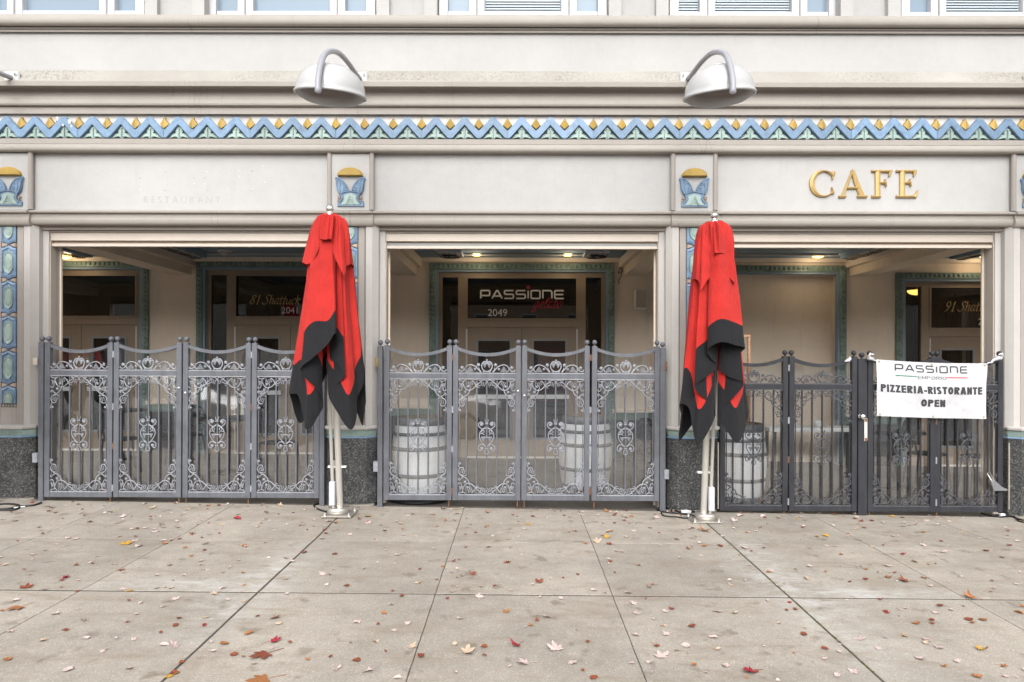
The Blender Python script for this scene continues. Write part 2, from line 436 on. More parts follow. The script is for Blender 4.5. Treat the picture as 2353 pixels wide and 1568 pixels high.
def fabric(name, c, rough=0.82):
    t = NT(name); w = t.coord('Object')
    cl = t.ramp(t.noise(w, 3, 6, 0.7), [(0.3, tuple(x*0.80 for x in c)), (0.7, tuple(min(1, x*1.12) for x in c))])
    wv = t.n('ShaderNodeTexWave'); wv.inputs['Scale'].default_value = 220; wv.wave_type = 'BANDS'; wv.bands_direction = 'Z'; t.l(w, wv.inputs[0])
    cr = t.noise(t.coord('Object', (9, 9, 0.9)), 2.2, 5, 0.6, 0.6); cr2 = t.noise(t.coord('Object', (6, 6, 5)), 2.0, 3, 0.6, 1.2)
    t.bump(t.math('ADD', t.math('ADD', t.math('MULTIPLY', wv.outputs['Fac'], 0.05), t.math('MULTIPLY', cr, 1.5)), t.math('MULTIPLY', cr2, 0.5)), 0.75, 0.016 if c[0] > c[1]*3 else (0.009 if c[0] < 0.1 else 0.003))
    m = t.set(cl, rough, spec=0.2)
    t.b.inputs['Sheen Weight'].default_value = 0.04
    return m
M['red'] = fabric('red_canvas', (0.47, 0.026, 0.021))
M['black'] = fabric('black_canvas', (0.013, 0.013, 0.015))
M['banner'] = fabric('white_banner_vinyl', (0.53, 0.53, 0.545), 0.6)

t = NT('dark_window_glass'); w = t.world()
M['glass_dark'] = t.set((0.008, 0.0085, 0.009), 0.03, spec=0.62)
t = NT('sky_window_glass'); M['glass_up'] = t.set((0.20, 0.26, 0.32), 0.08, spec=0.25)
t = NT('blind_slats'); M['blind'] = t.set((0.40, 0.45, 0.48), 0.5)
t = NT('shopfront_glass'); t.t.nodes.remove(t.b)
tr = t.n('ShaderNodeBsdfTransparent'); tr.inputs[0].default_value = (0.62, 0.64, 0.64, 1)
gl = t.n('ShaderNodeBsdfGlossy'); gl.inputs['Roughness'].default_value = 0.015
fr = t.n('ShaderNodeFresnel'); fr.inputs[0].default_value = 1.5; m2 = t.n('ShaderNodeMixShader')
t.l(t.math('MULTIPLY', fr.outputs[0], 2.2, clamp=True), m2.inputs[0]); t.l(tr.outputs[0], m2.inputs[1]); t.l(gl.outputs[0], m2.inputs[2]); t.l(m2.outputs[0], t.o.inputs[0]); M['shop_glass'] = t.mat
# clear gate sheets: see-through with a fresnel reflection and a faint scuffed film
t = NT('clear_acrylic'); t.t.nodes.remove(t.b)
tr = t.n('ShaderNodeBsdfTransparent'); tr.inputs[0].default_value = (0.96, 0.97, 0.975, 1)
gl = t.n('ShaderNodeBsdfGlossy'); gl.inputs['Roughness'].default_value = 0.035
df = t.n('ShaderNodeBsdfDiffuse'); df.inputs[0].default_value = (0.62, 0.64, 0.68, 1)
fr = t.n('ShaderNodeFresnel'); fr.inputs[0].default_value = 1.5
w = t.world()
bp = t.n('ShaderNodeBump'); bp.inputs['Strength'].default_value = 0.10; bp.inputs['Distance'].default_value = 0.012
t.l(t.noise(t.world((2.0, 1, 0.8)), 2.2, 2), bp.inputs['Height']); t.l(bp.outputs[0], gl.inputs['Normal'])
m1 = t.n('ShaderNodeMixShader'); m2 = t.n('ShaderNodeMixShader')
film = t.ramp(t.noise(t.world((3, 3, 1.2)), 2.0, 5, 0.7), [(0.35, (0.003,)*3), (0.75, (0.014,)*3)])
t.l(film, m1.inputs[0]); t.l(tr.outputs[0], m1.inputs[1]); t.l(df.outputs[0], m1.inputs[2])
t.l(t.math('MINIMUM', t.math('MULTIPLY', fr.outputs[0], 4.5), 0.20), m2.inputs[0]); t.l(m1.outputs[0], m2.inputs[1]); t.l(gl.outputs[0], m2.inputs[2])
t.l(m2.outputs[0], t.o.inputs[0]); M['acrylic'] = t.mat

def emit(name, c, s):
    t = NT(name); t.b.inputs['Emission Color'].default_value = (*c, 1); t.b.inputs['Emission Strength'].default_value = s
    return t.set(c, 0.4)
M['bulb'] = emit('lit_amber_lamp', (1.0, 0.60, 0.13), 2.6)

LEAF = {}
for nm, c in {'pale pink': (0.66, 0.52, 0.48), 'beige': (0.60, 0.46, 0.34), 'orange': (0.42, 0.17, 0.06),
              'russet': (0.27, 0.075, 0.038), 'crimson': (0.33, 0.025, 0.04), 'golden': (0.58, 0.33, 0.05)}.items():
    t = NT(nm.replace(' ', '_') + '_leaf'); w = t.coord('Object')
    cl = t.ramp(t.noise(w, 26, 4, 0.7), [(0.3, tuple(x*0.48 for x in c)), (0.52, tuple(x*0.82 for x in c)), (0.75, tuple(min(1, x*1.05) for x in c))])
    LEAF[nm] = t.set(cl, 0.6, spec=0.3)

# ================================================================== ground
XL, XR = -9.6, 9.8
def structure(o): o['kind'] = 'structure'; return o
g = MB()
g.add([(-90, -90, -0.42), (90, -90, -0.42), (60, 30, -0.42), (-60, 30, -0.42)], [(0,1,2,3)])
structure(g.build('ground', M['soil']))
g = MB()     # dirt bed that shows in the joints
nx = 24
rows = [0.0, -0.6, -1.2, -2.0, -4.0, -7.7]
vs = []; fs = []
for y in rows:
    for i in range(nx+1):
        x = XL + (XR-XL)*i/nx; vs.append((x, y-0.02, G(x, y)-0.0042))
for r in range(len(rows)-1):
    for i in range(nx): a = r*(nx+1)+i; fs.append((a, a+1, a+nx+2, a+nx+1))
g.add(vs, fs)
side = structure(g.build('sidewalk', M['soil']))
# slabs, 1.23 m square, wide joint in front of every pillar
SW = 1.23
ys = [-0.03, -1.26, -2.48, -3.71, -4.94, -6.17, -7.40]
for j in range(6):
    y1, y0 = ys[j], ys[j+1]
    gy1 = 0.011 if j == 2 else 0.006; gy0 = 0.011 if j == 1 else 0.006
    for i in range(-6, 9):
        x0 = PJ[1] + SW*i; x1 = x0 + SW
        gl_ = 0.0085 if i % 3 == 0 else 0.003; gr_ = 0.0085 if i % 3 == 2 else 0.003
        if x0 < XL-0.5 or x1 > XR+0.5: continue
        if abs((x0+x1)/2) > 2.2 + 0.72*(6.9+max(y0, -3.6)): 
            if j > 3: continue
        b = MB(); n = 9; e = 0.003
        xs = [x0+gl_, x0+gl_+e] + [x0+SW*k/n for k in range(1, n)] + [x1-gr_-e, x1-gr_]
        yy = [y0+gy0, y0+gy0+e] + [y0+(y1-y0)*k/n for k in range(1, n)] + [y1-gy1-e, y1-gy1]
        dz = random.uniform(-0.0006, 0.0006)
        vs = []; fs = []; W_ = len(xs); H_ = len(yy)
        for q, y in enumerate(yy):
            for p, x in enumerate(xs):
                edge = p in (0, W_-1) or q in (0, H_-1)
                jx = x + (noise.noise((x*9, y*9, 0))*0.004 if edge else 0)
                vs.append((jx, y, G(x, y) + dz - (0.0015 if edge else 0)))
        for q in range(H_-1):
            for p in range(W_-1): a = q*W_+p; fs.append((a, a+1, a+W_+1, a+W_))
        b.add(vs, fs)
        ring = [p for p in range(W_)] + [q*W_+W_-1 for q in range(1, H_)] + [(H_-1)*W_+p for p in range(W_-2, -1, -1)] + [q*W_ for q in range(H_-2, 0, -1)]
        n0 = len(b.v); b.v += [(b.v[k][0], b.v[k][1], b.v[k][2]-0.03) for k in ring]
        for k in range(len(ring)):
            k2 = (k+1) % len(ring); b.f.append([ring[k], n0+k, n0+k2, ring[k2]]); b.m.append(0); b.sm.append(False)
        b.build('slab', M['concrete'], side)
# moss in the wide joint on the right
b = MB()
for k in range(150):
    y = random.uniform(-3.7, -0.7); x = PJ[2] + random.uniform(-0.009, 0.009); r = random.uniform(0.004, 0.009)
    b.sphere((x, y, G(x, y)-0.005), r, 5, 0, (1, 1.6, 0.7))
o = b.build('moss', M['moss']); o['kind'] = 'stuff'; tag(o, 'thin line of moss growing in the wide right-hand sidewalk joint', 'moss')
# porch floor, kerb, road
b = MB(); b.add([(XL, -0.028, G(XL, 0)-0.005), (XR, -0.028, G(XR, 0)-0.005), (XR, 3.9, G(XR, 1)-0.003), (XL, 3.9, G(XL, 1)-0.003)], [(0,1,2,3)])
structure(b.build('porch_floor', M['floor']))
b = MB(); b.box(-40, 40, -7.68, -7.52, -0.38, -0.155, 0, 0.02); structure(b.build('kerb', M['kerb']))
b = MB(); b.add([(-60, -40, -0.30), (60, -40, -0.30), (60, -7.66, -0.30), (-60, -7.66, -0.30)], [(0,1,2,3)])
structure(b.build('road', M['asphalt']))
b = MB(); b.box(-60, 60, -46.5, -40, -0.4, -0.15); structure(b.build('far_sidewalk', M['kerb']))

# ================================================================== building
bld = thing('building', 'cream stucco storefront building with glazed blue zigzag frieze and recessed porch', 'building')
def prof_strip(name, prof, mat, x0=XL, x1=XR, parent=bld, smooth=False, ends=False):
    b = MB(); n = len(prof); pts = [(Y, PZ(v, Y)) for v, Y in prof]
    vs = [(x0, y, z) for y, z in pts] + [(x1, y, z) for y, z in pts]
    b.add(vs, [(i, i+n, i+1+n, i+1) for i in range(n-1)], 0, smooth)
    if ends:
        b.add([(x0, y, z) for y, z in pts], [list(range(n))]); b.add([(x1, y, z) for y, z in pts], [list(range(n))[::-1]])
    return b.build(name, mat, parent)
def bulge(v0, Y0, v1, Y1, k, n=10):
    return [(v0+(v1-v0)*(0.5-0.5*math.cos(math.pi*i/n)), Y0+(Y1-Y0)*i/n-k*math.sin(math.pi*i/n)) for i in range(n+1)]
# -- upper storey: piers, windows
ZS = PZ(36, 0.0)      # sill top
wc = [-386, 142, 670, 1200, 1728, 2257, 2786]
YW = 0.16
for i, u in enumerate(wc):
    cx = PX(u, YW); s_ = (D+YW)/F
    hw = 192*s_; z0 = ZS-0.06; z1 = z0+1.75
    if abs(cx) > 9: continue
    fr_ = MB()
    def bar(b, xa, xb, za, zb, ya, yb, m=0): b.box(cx+xa*s_, cx+xb*s_, ya, yb, za, zb, m, 0.004)
    zb_ = PZ(28.5, YW)
    for (a, c_) in ((-192, -172), (172, 192)): bar(fr_, a, c_, z0, z1, YW-0.04, YW+0.1)
    for (a, c_) in ((-123, -88), (88, 123)): bar(fr_, a, c_, z0, z1, YW-0.03, YW+0.1)
    bar(fr_, -171.5, 171.5, z0, zb_, YW-0.02, YW+0.1); bar(fr_, -171.5, 171.5, z1-0.06, z1, YW-0.02, YW+0.1)
    wd = fr_.build('window', M['vinyl_frame'], bld)
    for a in (-105.5, 105.5):
        b = MB(); bar(b, a-2, a+2, z0+0.005, z1-0.005, YW-0.036, YW-0.031); b.build('mullion_groove', M['grey_trim'], wd)
    for (a, c_) in ((-172, -123), (-88, 88), (123, 172)):
        b = MB(); b.box(cx+a*s_, cx+c_*s_, YW+0.04, YW+0.05, zb_-0.01, z1-0.05); b.build('pane', M['glass_up'], wd)
        if i not in (1, 2) and a == -88 or (i == 4 and a == -172) :
            for k in range(14):
                b = MB(); zz = zb_+0.012+k*0.030; b.box(cx+a*s_+0.01, cx+c_*s_-0.01, YW+0.022, YW+0.030, zz, zz+0.016); b.build('blind_slat', M['blind'], wd)
for i in range(len(wc)-1):
    xa = PX(wc[i]+194, 0.06) + 0.01; xb = PX(wc[i+1]-194, 0.06) - 0.01
    xm = (xa+xb)/2
    if xb < XL or xa > XR: continue
    b = MB(); b.box(max(xa, XL), xm-0.188, 0.0, 0.34, ZS-0.1, ZS+2.2); b.box(xm+0.188, min(xb, XR), 0.0, 0.34, ZS-0.1, ZS+2.2)
    b.box(xm-0.19, xm+0.19, 0.06, 0.33, ZS-0.1, ZS+2.2, 1)
    b.build('window_pier', [M['stucco'], M['stucco_rough']], bld)
b = MB(); b.box(XL, XR, 0.02, 0.36, ZS+1.68, ZS+3.0); b.build('upper_wall', M['stucco'], bld)
b = MB(); b.box(XL, XR, 0.37, 3.9, 3.3, ZS+2.9); b.build('core', M['porch'], bld)
# -- horizontal mouldings
prof_strip('sill_moulding', [(33, 0.30), (36.2, -0.03)] + bulge(36.5, -0.06, 63, -0.035, 0.06, 12) + [(63.5, -0.015), (65, -0.012), (65.5, -0.045), (67.5, -0.05), (69, -0.032), (75.5, -0.03), (76.3, 0.0)], M['trim'])
prof_strip('upper_panel', [(76.3, 0.0), (164, 0.0)], M['stucco'])
prof_strip('cornice_wash', [(164, 0.0), (165, -0.012), (186, -0.115)], M['cornice'])
prof_strip('cornice', [(186, -0.115), (186.6, -0.128), (189, -0.134), (199, -0.130), (200.5, -0.124), (202, -0.035), (206, -0.022), (214, -0.016), (222, -0.022), (231, -0.034)] +
           [(235, -0.042), (239, -0.046), (243, -0.040), (246, -0.022), (247.5, 0.0), (248, 0.012)], M['trim'])
prof_strip('frieze_fillet', [(248, 0.012), (248.6, -0.004), (263.5, -0.004), (264.6, 0.03), (266, 0.045)], M['cream'])
prof_strip('lower_fillet', [(320.5, 0.045), (321, 0.0), (322, -0.006), (332.5, -0.006), (333, 0.004)], M['cream'])
prof_strip('torus_moulding', [(333, 0.004)] + bulge(333.2, -0.012, 352.5, 0.0, 0.05, 12) + [(353.5, 0.03), (356, 0.036)], M['trim'])
prof_strip('sill_band', [(484, 0.036), (485, 0.02), (485.3, -0.055), (487, -0.064), (490.5, -0.06), (491.8, -0.03), (493, -0.026), (503, -0.028)] + bulge(503, -0.028, 520, 0.01, 0.022, 8) + [(521, 0.06), (530, 0.062), (530.5, 0.10), (536, 0.10), (536.5, 0.34)], M['trim'])
# sign panels between pillars, pillar heads
hp = 54*D/F
for k in range(5):
    xa, xb = PIL[k]+hp-0.02, PIL[k+1]-hp+0.02
    b = MB(); b.box(max(xa, XL), min(xb, XR), 0.036, 0.2, PZ(484, .036), PZ(354, .036)); b.build('sign_panel', M['stucco_rough'] if k == 2 else M['stucco'], bld)
b = MB(); b.box(XL, XR, 0.21, 0.345, PZ(536, .2), ZS+1.0); b.build('lintel', M['porch'], bld)

def mirrored(pts, c=0): return [(2*c-x, z) for x, z in pts][::-1]
# -- frieze tiles
K = 0.003597/7.843
TW = 197.4*D/F
TX0 = PX(178)
zb = PZ(319, 0.0); zt = PZ(269.3, 0.0); YF = 0.04
def fz(y): return zb + (600-y)*K
T3 = TW/3; sx = T3/672
zig = MB()
for k in range(3):
    c = (k-1)*T3
    pu = [(-336, 402), (-316, 398), (-56, 118), (-28, 97), (28, 97), (56, 118), (316, 398), (336, 402)]
    pl = [(336, 600), (300, 600), (268, 578), (0, 284), (-268, 578), (-300, 600), (-336, 600)]
    if k == 0: pu[0] = (-333, 402); pl[-1] = (-333, 600)
    if k == 2: pu[-1] = (333, 402); pl[0] = (333, 600)
    up = [(c+x*sx, fz(y)) for x, y in pu]; lo = [(c+x*sx, fz(y)) for x, y in pl][::-1]
    # front strip with bevelled edges
    n = len(up)
    lo2 = [lo[0], lo[1], lo[2], lo[3], lo[3], lo[4], lo[5], lo[6]]
    y0 = -0.006
    b_ = zig
    vs = []; 
    for (a, q) in zip(up, lo2):
        m_ = ((a[0]+q[0])/2, (a[1]+q[1])/2)
        dx, dz = q[0]-a[0], q[1]-a[1]; L_ = math.hypot(dx, dz); e = 0.008/L_
        vs += [(a[0], YF, a[1]), (a[0], y0+0.006, a[1]), (a[0]+dx*e, y0, a[1]+dz*e), (q[0]-dx*e, y0, q[1]-dz*e), (q[0], y0+0.006, q[1]), (q[0], YF, q[1])]
    fs = []
    for i in range(n-1):
        for j in range(5): fs.append((i*6+j, i*6+j+1, (i+1)*6+j+1, (i+1)*6+j))
    b_.add(vs, fs)
zig_me = zig.mesh('zigzag'); zig_me.materials.append(M['blue'])
dm = MB()
dp = [(0, 98), (28, 150), (112, 262), (104, 284), (0, 388), (-104, 284), (-112, 262), (-28, 150)]
pts = [(x*sx, fz(y)) for x, y in dp]
n = len(pts); vs = [(x, YF, z) for x, z in pts] + [(x*0.9, 0.012, fz(250)+(z-fz(250))*0.92) for x, z in pts] + [(0, -0.002, fz(120)), (0, -0.004, fz(370))]
fs = [[i, (i+1) % n, n+(i+1) % n, n+i] for i in range(n)]
a_, z_ = 2*n, 2*n+1
fs += [[n+0, n+1, a_], [n+1, n+2, a_], [n+2, z_, a_], [n+2, n+3, z_], [n+3, n+4, z_], [n+4, n+5, z_], [n+5, n+6, z_], [n+6, a_, z_], [n+6, n+7, a_], [n+7, n+0, a_]]
dm.add(vs, fs); dm_me = dm.mesh('diamond'); dm_me.materials.append(M['yellow'])
tf = MB()
half = [(0, 312), (45, 345), (82, 395), (92, 435), (78, 462), (125, 470), (175, 505), (225, 560), (278, 596), (200, 588), (130, 565), (75, 560), (40, 578), (34, 602)]
full = half + [(-x, y) for x, y in half[::-1] if x > 0]
pts = [(x*sx, fz(y)) for x, y in full]
n = len(pts); cz = fz(505)
vs = [(x, YF, z) for x, z in pts] + [(x, 0.020, z) for x, z in pts] + [(x*0.86, 0.010, cz+(z-cz)*0.86) for x, z in pts] + [(x*0.74, 0.016, cz+(z-cz)*0.74) for x, z in pts]
fs = []
for r in range(3): fs += [[r*n+i, r*n+(i+1) % n, (r+1)*n+(i+1) % n, (r+1)*n+i] for i in range(n)]
fs.append([3*n+i for i in range(n)])
tf.add(vs, fs)
tf.tube([(0, 0.006, fz(350)), (0, 0.004, fz(470)), (0, 0.008, fz(560))], 0.006, 5)
tf_me = tf.mesh('trefoil'); tf_me.materials.append(M['green'])
bk = MB(); bk.box(-TW/2+0.0012, TW/2-0.0012, YF, 0.06, PZ(322.5, YF), PZ(265.5, YF))
for k in range(3):
    c = (k-1)*T3
    bk.poly([(c+x*sx, fz(y)) for x, y in ((-300, 606), (300, 606), (0, 290))], YF-0.006, YF+0.004, 1)  # dark triangle behind the trefoil: recess shadow painted on the tile
bk_me = bk.mesh('frieze_tile'); bk_me.materials.append(M['frieze_white']); bk_me.materials.append(M['recess_shade'])
for i in range(-6, 16):
    cx = TX0 + TW*(i+0.5)
    if cx-TW/2 < XL-0.3 or cx+TW/2 > XR+0.3: continue
    ft = link('frieze_tile', bk_me, bld, (cx, random.uniform(-0.0015, 0.0015), 0))
    link('zigzag', zig_me, ft)
    for k in range(3):
        link('trefoil', tf_me, ft, ((k-1)*T3, 0, 0))
        if k < 2: link('diamond', dm_me, ft, ((k-0.5)*T3, 0, 0))
    link('diamond', dm_me, ft, (1.5*T3, 0, 0))

# -- pillars with emblem and tile column
def ez(y): return PZ(375.3 + (y/10.45)*0.766, 0.0)     # emblem pixel rows
E = 0.003597/10.45
def ex(x): return (x-632)*E
YE = 0.0
def em(pts, y0, ins, mb, yb=YE): mb.relief([(ex(x), ez(y)) for x, y in pts], y0, yb+0.004, ins)
dome = MB(); em([(240, 432)] + [(632+405*math.cos(a), 432-265*math.sin(a)) for a in [math.pi*(1-k/14) for k in range(1, 14)]] + [(1024, 432)], -0.045, 0.02, dome)
dome_me = dome.mesh('emblem_sun'); dome_me.materials.append(M['yellow'])
wing_pts = [(690, 885), (718, 765), (790, 640), (880, 545), (990, 475), (1085, 455), (1110, 500), (1088, 560), (1066, 640), (1062, 780), (1035, 890), (965, 1000), (900, 985), (800, 925)]
def wing(mirror):
    b = MB(); f = (lambda p: [(1264-x, y) for x, y in p][::-1]) if mirror else (lambda p: p)
    em(f(wing_pts), -0.030, 0.012, b)
    # raised feather edge and the two drop-shaped eyes
    for path, r in (([(700, 880), (735, 760), (810, 640), (900, 560), (1000, 510), (1085, 500)], 0.0065), ([(1040, 560), (960, 580), (940, 700), (955, 800), (920, 930)], 0.0055),
                    ([(830, 720), (850, 650), (900, 640), (935, 690)], 0.006), ([(770, 830), (780, 785), (810, 780), (835, 820), (835, 890)], 0.0055), ([(1050, 600), (1035, 780), (1000, 900), (940, 985)], 0.006)):
        b.tube([(ex(x), -0.031, ez(y)) for x, y in crom(f(path), 3)], r, 6)
    for (x, y, rx, ry) in ((885, 745, 38, 70), (805, 845, 20, 45)):
        pass
    me = b.mesh('emblem_wing'); me.materials.append(M['blue']); return me
wing_r, wing_l = wing(False), wing(True)
b = MB(); em([(230, 1372), (230, 1250), (330, 1228), (388, 1140), (372, 1060), (322, 1000), (430, 925), (632, 890), (834, 925), (940, 1000), (892, 1060), (876, 1140), (934, 1228), (1058, 1250), (1058, 1372)], -0.018, 0.004, b)
b.tube([(ex(x), -0.02, ez(y)) for x, y in crom([(330, 1000), (430, 935), (632, 905), (834, 935), (930, 1000)], 4)], 0.010, 6)
for sgn in (-1, 1):
    b.tube([(ex(632+sgn*x), -0.02, ez(y)) for x, y in crom([(296, 1010), (262, 1065), (246, 1140), (290, 1220), (330, 1275)], 4)], 0.009, 6)
base_me = b.mesh('emblem_base'); base_me.materials.append(M['blue'])
b = MB(); b.relief([(ex(x), ez(y)) for x, y in [(318, 1325), (390, 1250), (448, 1150), (432, 1040), (632, 962), (832, 1040), (816, 1150), (874, 1250), (946, 1325)]], -0.024, -0.016, 0.004)
for k in range(3):
    b.tube([(ex(632-150+k*40), -0.025, ez(1290-k*20+30)), (ex(632), -0.027, ez(1050+k*85)), (ex(632+150-k*40), -0.025, ez(1290-k*20+30))], 0.0045, 5)
scale_me = b.mesh('emblem_fan'); scale_me.materials.append(M['green'])
def volute(s):
    b = MB(); c = (ex(632+s*338), -0.012, ez(1115)); b.sphere(c, 0.013, 8)
    b.tube([(c[0]+s*0.02*math.cos(a), -0.01, c[2]+0.02*math.sin(a)) for a in [k*0.5 for k in range(12)]], 0.004, 5)
    b.tube([(c[0]-0.01*s, -0.008, c[2]-0.03), (c[0]+0.01*s, -0.01, c[2]-0.027), (c[0]+0.025*s, -0.008, c[2]-0.033)], 0.005, 5)
    me = b.mesh('volute'); me.materials.append(M['pinkish']); return me
vol_me = [volute(-1), volute(1)]
# hexagon tiles: m per zoom pixel
H8 = 0.003597/4.356
YT = 0.012
def hexmesh(cut=None):
    b = MB()
    o_ = [(-94, 188), (-60, 192), (0, 222), (60, 192), (94, 188), (94, -188), (60, -192), (0, -222), (-60, -192), (-94, -188)]
    i_ = [(-74, 158), (-40, 170), (0, 196), (40, 170), (74, 158), (74, -158), (40, -170), (0, -196), (-40, -170), (-74, -158)]
    def cl(p):
        x, z = p
        if cut == 'bottom': z = max(z, -10)      # keep the upper half
        if cut == 'top': z = min(z, 10)          # keep the lower half
        return (x*H8, z*H8)
    O = [cl(p) for p in o_]; I = [cl(p) for p in i_]; n = len(O)
    vs = [(x, YT+0.01, z) for x, z in O] + [(x, -0.012, z) for x, z in O] + [(x, -0.020, z) for x, z in I] + [(x*0.93, -0.008, z*0.95) for x, z in I]
    fs = []
    for r in range(3): fs += [[r*n+i, r*n+(i+1) % n, (r+1)*n+(i+1) % n, (r+1)*n+i] for i in range(n)]
    fs.append([3*n+i for i in range(n)])
    b.add(vs, fs)
    g_ = MB()
    L_ = crom([(0, 158), (58, 92), (64, 0), (58, -92), (0, -158), (-58, -92), (-64, 0), (-58, 92)], 3, True)
    L_ = [cl(p) for p in L_]; n = len(L_)
    vs = [(x, -0.007, z) for x, z in L_] + [(x*0.9, -0.022, z*0.95) for x, z in L_] + [(x*0.70, -0.012, z*0.72) for x, z in L_] + [(x*0.5, -0.018, z*0.52) for x, z in L_]
    fs = []
    for r in range(3): fs += [[r*n+i, r*n+(i+1) % n, (r+1)*n+(i+1) % n, (r+1)*n+i] for i in range(n)]
    fs.append([3*n+i for i in range(n)])
    g_.add(vs, fs)
    ma = b.mesh('hexagon_tile'); ma.materials.append(M['blue']); mg = g_.mesh('lozenge'); mg.materials.append(M['green'])
    return ma, mg
HX = {None: hexmesh(), 'bottom': hexmesh('bottom'), 'top': hexmesh('top')}
b = MB()
for s in (-1, 1): b.relief([(s*x*H8, z*H8) for x, z in [(10, 4), (45, 24), (93, 30), (93, -30), (45, -24), (10, -4)]][::s], -0.012, YT+0.01, 0.008)
bow_me = b.mesh('bow_tile'); bow_me.materials.append(M['pinkish'])
px_ = D/F
for k, X in enumerate(PIL):
    # outline of the shaft in plan (half), front to side
    zt_ = PZ(520, 0.0) + 0.03; zb_ = PZ(983, 0.0)
    b = MB()
    ztile0, ztile1 = PZ(929, 0), PZ(524, 0)
    b.box(X-33*px_, X+33*px_, 0.012, 0.259, zb_, zt_)                       # recessed field behind tiles
    for s in (-1, 1):
        xa, xb = X+s*18.5*px_, X+s*33*px_
        b.box(min(xa, xb), max(xa, xb), -0.004, 0.013, zb_, zt_, 0, 0.003)
    b.box(X-18.3*px_, X+18.3*px_, -0.002, 0.0125, zb_, ztile0-0.05, 0, 0.002); b.box(X-18.3*px_, X+18.3*px_, -0.002, 0.0125, ztile1+0.012, zt_)
    for r in range(5):
        b.sphere((X+(r-2)*0.031, 0.008, ztile0-0.026), 0.0145, 8)
    pil = b.build('pillar', M['cream'], bld)
    for s in (-1, 1):      # angled engaged columns
        c = MB(); pl = [(35, 0.26), (35, -0.012), (36, -0.018), (51, -0.022), (63, 0.035), (63.5, 0.09), (76, 0.095), (76, 0.26)]
        pl = [(X+s*u*px_, y) for u, y in pl]
        if s < 0: pl = pl[::-1]
        n = len(pl); vs = [(x, y, zb_) for x, y in pl] + [(x, y, zt_) for x, y in pl]
        c.add(vs, [(i, i+1, n+i+1, n+i) for i in range(n-1)] + [list(range(n))[::-1], [n+i for i in range(n)]])
        c.build('engaged_column', M['column'], pil)
    # back half of pillar
    c = MB(); c.box(X-0.375, X+0.375, 0.262, 0.285, G(X, 1), 3.2); c.build('pillar_back', M['porch'], pil)
    # head block with roll mouldings
    c = MB(); c.box(X-44*px_, X+44*px_, 0.0, 0.1, PZ(484.5, 0), PZ(354, 0)); c.build('pillar_head', M['stucco'], pil)
    for s in (-1, 1):
        c = MB(); xc = X+s*48.5*px_
        c.tube([(xc, 0.004, PZ(484, 0)), (xc, 0.004, PZ(352, 0))], 0.027, 12, cap=False); c.sphere((xc, 0.004, PZ(350, 0)), 0.0275, 12, 0, (1, 1, 0.7)); c.build('roll_moulding', M['cream'], pil)
    # projecting band block over the pillar
    c = MB(); x0, x1 = X-54*px_, X+54*px_
    pr = [(485.1, 0.03), (485.2, -0.085), (487, -0.094), (490.5, -0.09), (491.8, -0.062), (493, -0.056), (503, -0.058)] + bulge(503, -0.058, 521.5, -0.022, 0.022, 6) + [(522, 0.06)]
    pts = [(Y, PZ(v, Y)) for v, Y in pr]; n = len(pts)
    c.add([(x0, y, z) for y, z in pts] + [(x1, y, z) for y, z in pts], [(i, i+n, i+1+n, i+1) for i in range(n-1)] + [list(range(n)), list(range(2*n-1, n-1, -1))])
    c.build('band_block', M['trim'], pil)
    # emblem
    for nm, me in (('emblem_sun', dome_me), ('emblem_wing', wing_r), ('emblem_wing', wing_l), ('emblem_base', base_me), ('emblem_fan', scale_me), ('volute', vol_me[0]), ('volute', vol_me[1])):
        link(nm, me, pil, (X, 0, 0))
    # tiles
    y8 = [213, 670, 1127, 1584, 2041, 2498]
    ztop = PZ(526.5, 0)
    for i in range(6):
        zc = ztop - (i*457 - 5)*H8
        kind = 'top' if i == 0 else ('bottom' if i == 5 else None)
        if kind == 'bottom': zc = ztop - (5*457 - 5)*H8
        h = link('hexagon_tile', HX[kind][0], pil, (X, 0, zc)); link('lozenge', HX[kind][1], pil, (X, 0, zc))
        if i < 5: link('bow_tile', bow_me, pil, (X, 0, zc-228.5*H8))
    # plinth: cap, fluted green course, chamfered granite block, concrete foot
    def ring(hw, ch, yf, yb=0.30): return [(-hw, yb), (-hw, yf+ch), (-hw+ch, yf), (hw-ch, yf), (hw, yf+ch), (hw, yb)]
    def loft(secs, nm, mat, smooth=False):
        c = MB(); n = 6; vs = []
        for (hw, ch, yf, z) in secs: vs += [(X+x, y, z) for x, y in ring(hw, ch, yf)]
        fs = []
        for r in range(len(secs)-1): fs += [(r*n+i, r*n+(i+1) % n, (r+1)*n+(i+1) % n, (r+1)*n+i) for i in range(n)]
        fs += [list(range(n))[::-1], [(len(secs)-1)*n+i for i in range(n)]]
        c.add(vs, fs, 0, False); return c.build(nm, mat, pil)
    zc1, zc0 = PZ(980, -0.09), PZ(990, -0.09)
    loft([(0.280, 0.085, -0.080, zc0), (0.298, 0.085, -0.098, zc0+0.010), (0.303, 0.085, -0.102, zc0+0.030), (0.298, 0.085, -0.098, zc1-0.006), (0.280, 0.085, -0.080, zc1)], 'plinth_cap', M['column'])
    zg0 = PZ(1009, -0.08)
    loft([(0.270, 0.085, -0.064, zg0+0.020), (0.272, 0.085, -0.066, zg0+0.030), (0.285, 0.085, -0.074, zc0-0.012), (0.288, 0.085, -0.079, zc0-0.002)], 'fluted_course', M['green'])
    fl = MB()
    for q in range(22):
        xx = X-0.185+q*0.37/21
        fl.tube([(xx, -0.066, zg0+0.022), (xx, -0.070, (zg0+zc0)/2), (xx, -0.079, zc0-0.012)], [0.0065, 0.007, 0.0085], 5)
    fl.build('flutes', M['green'], pil)
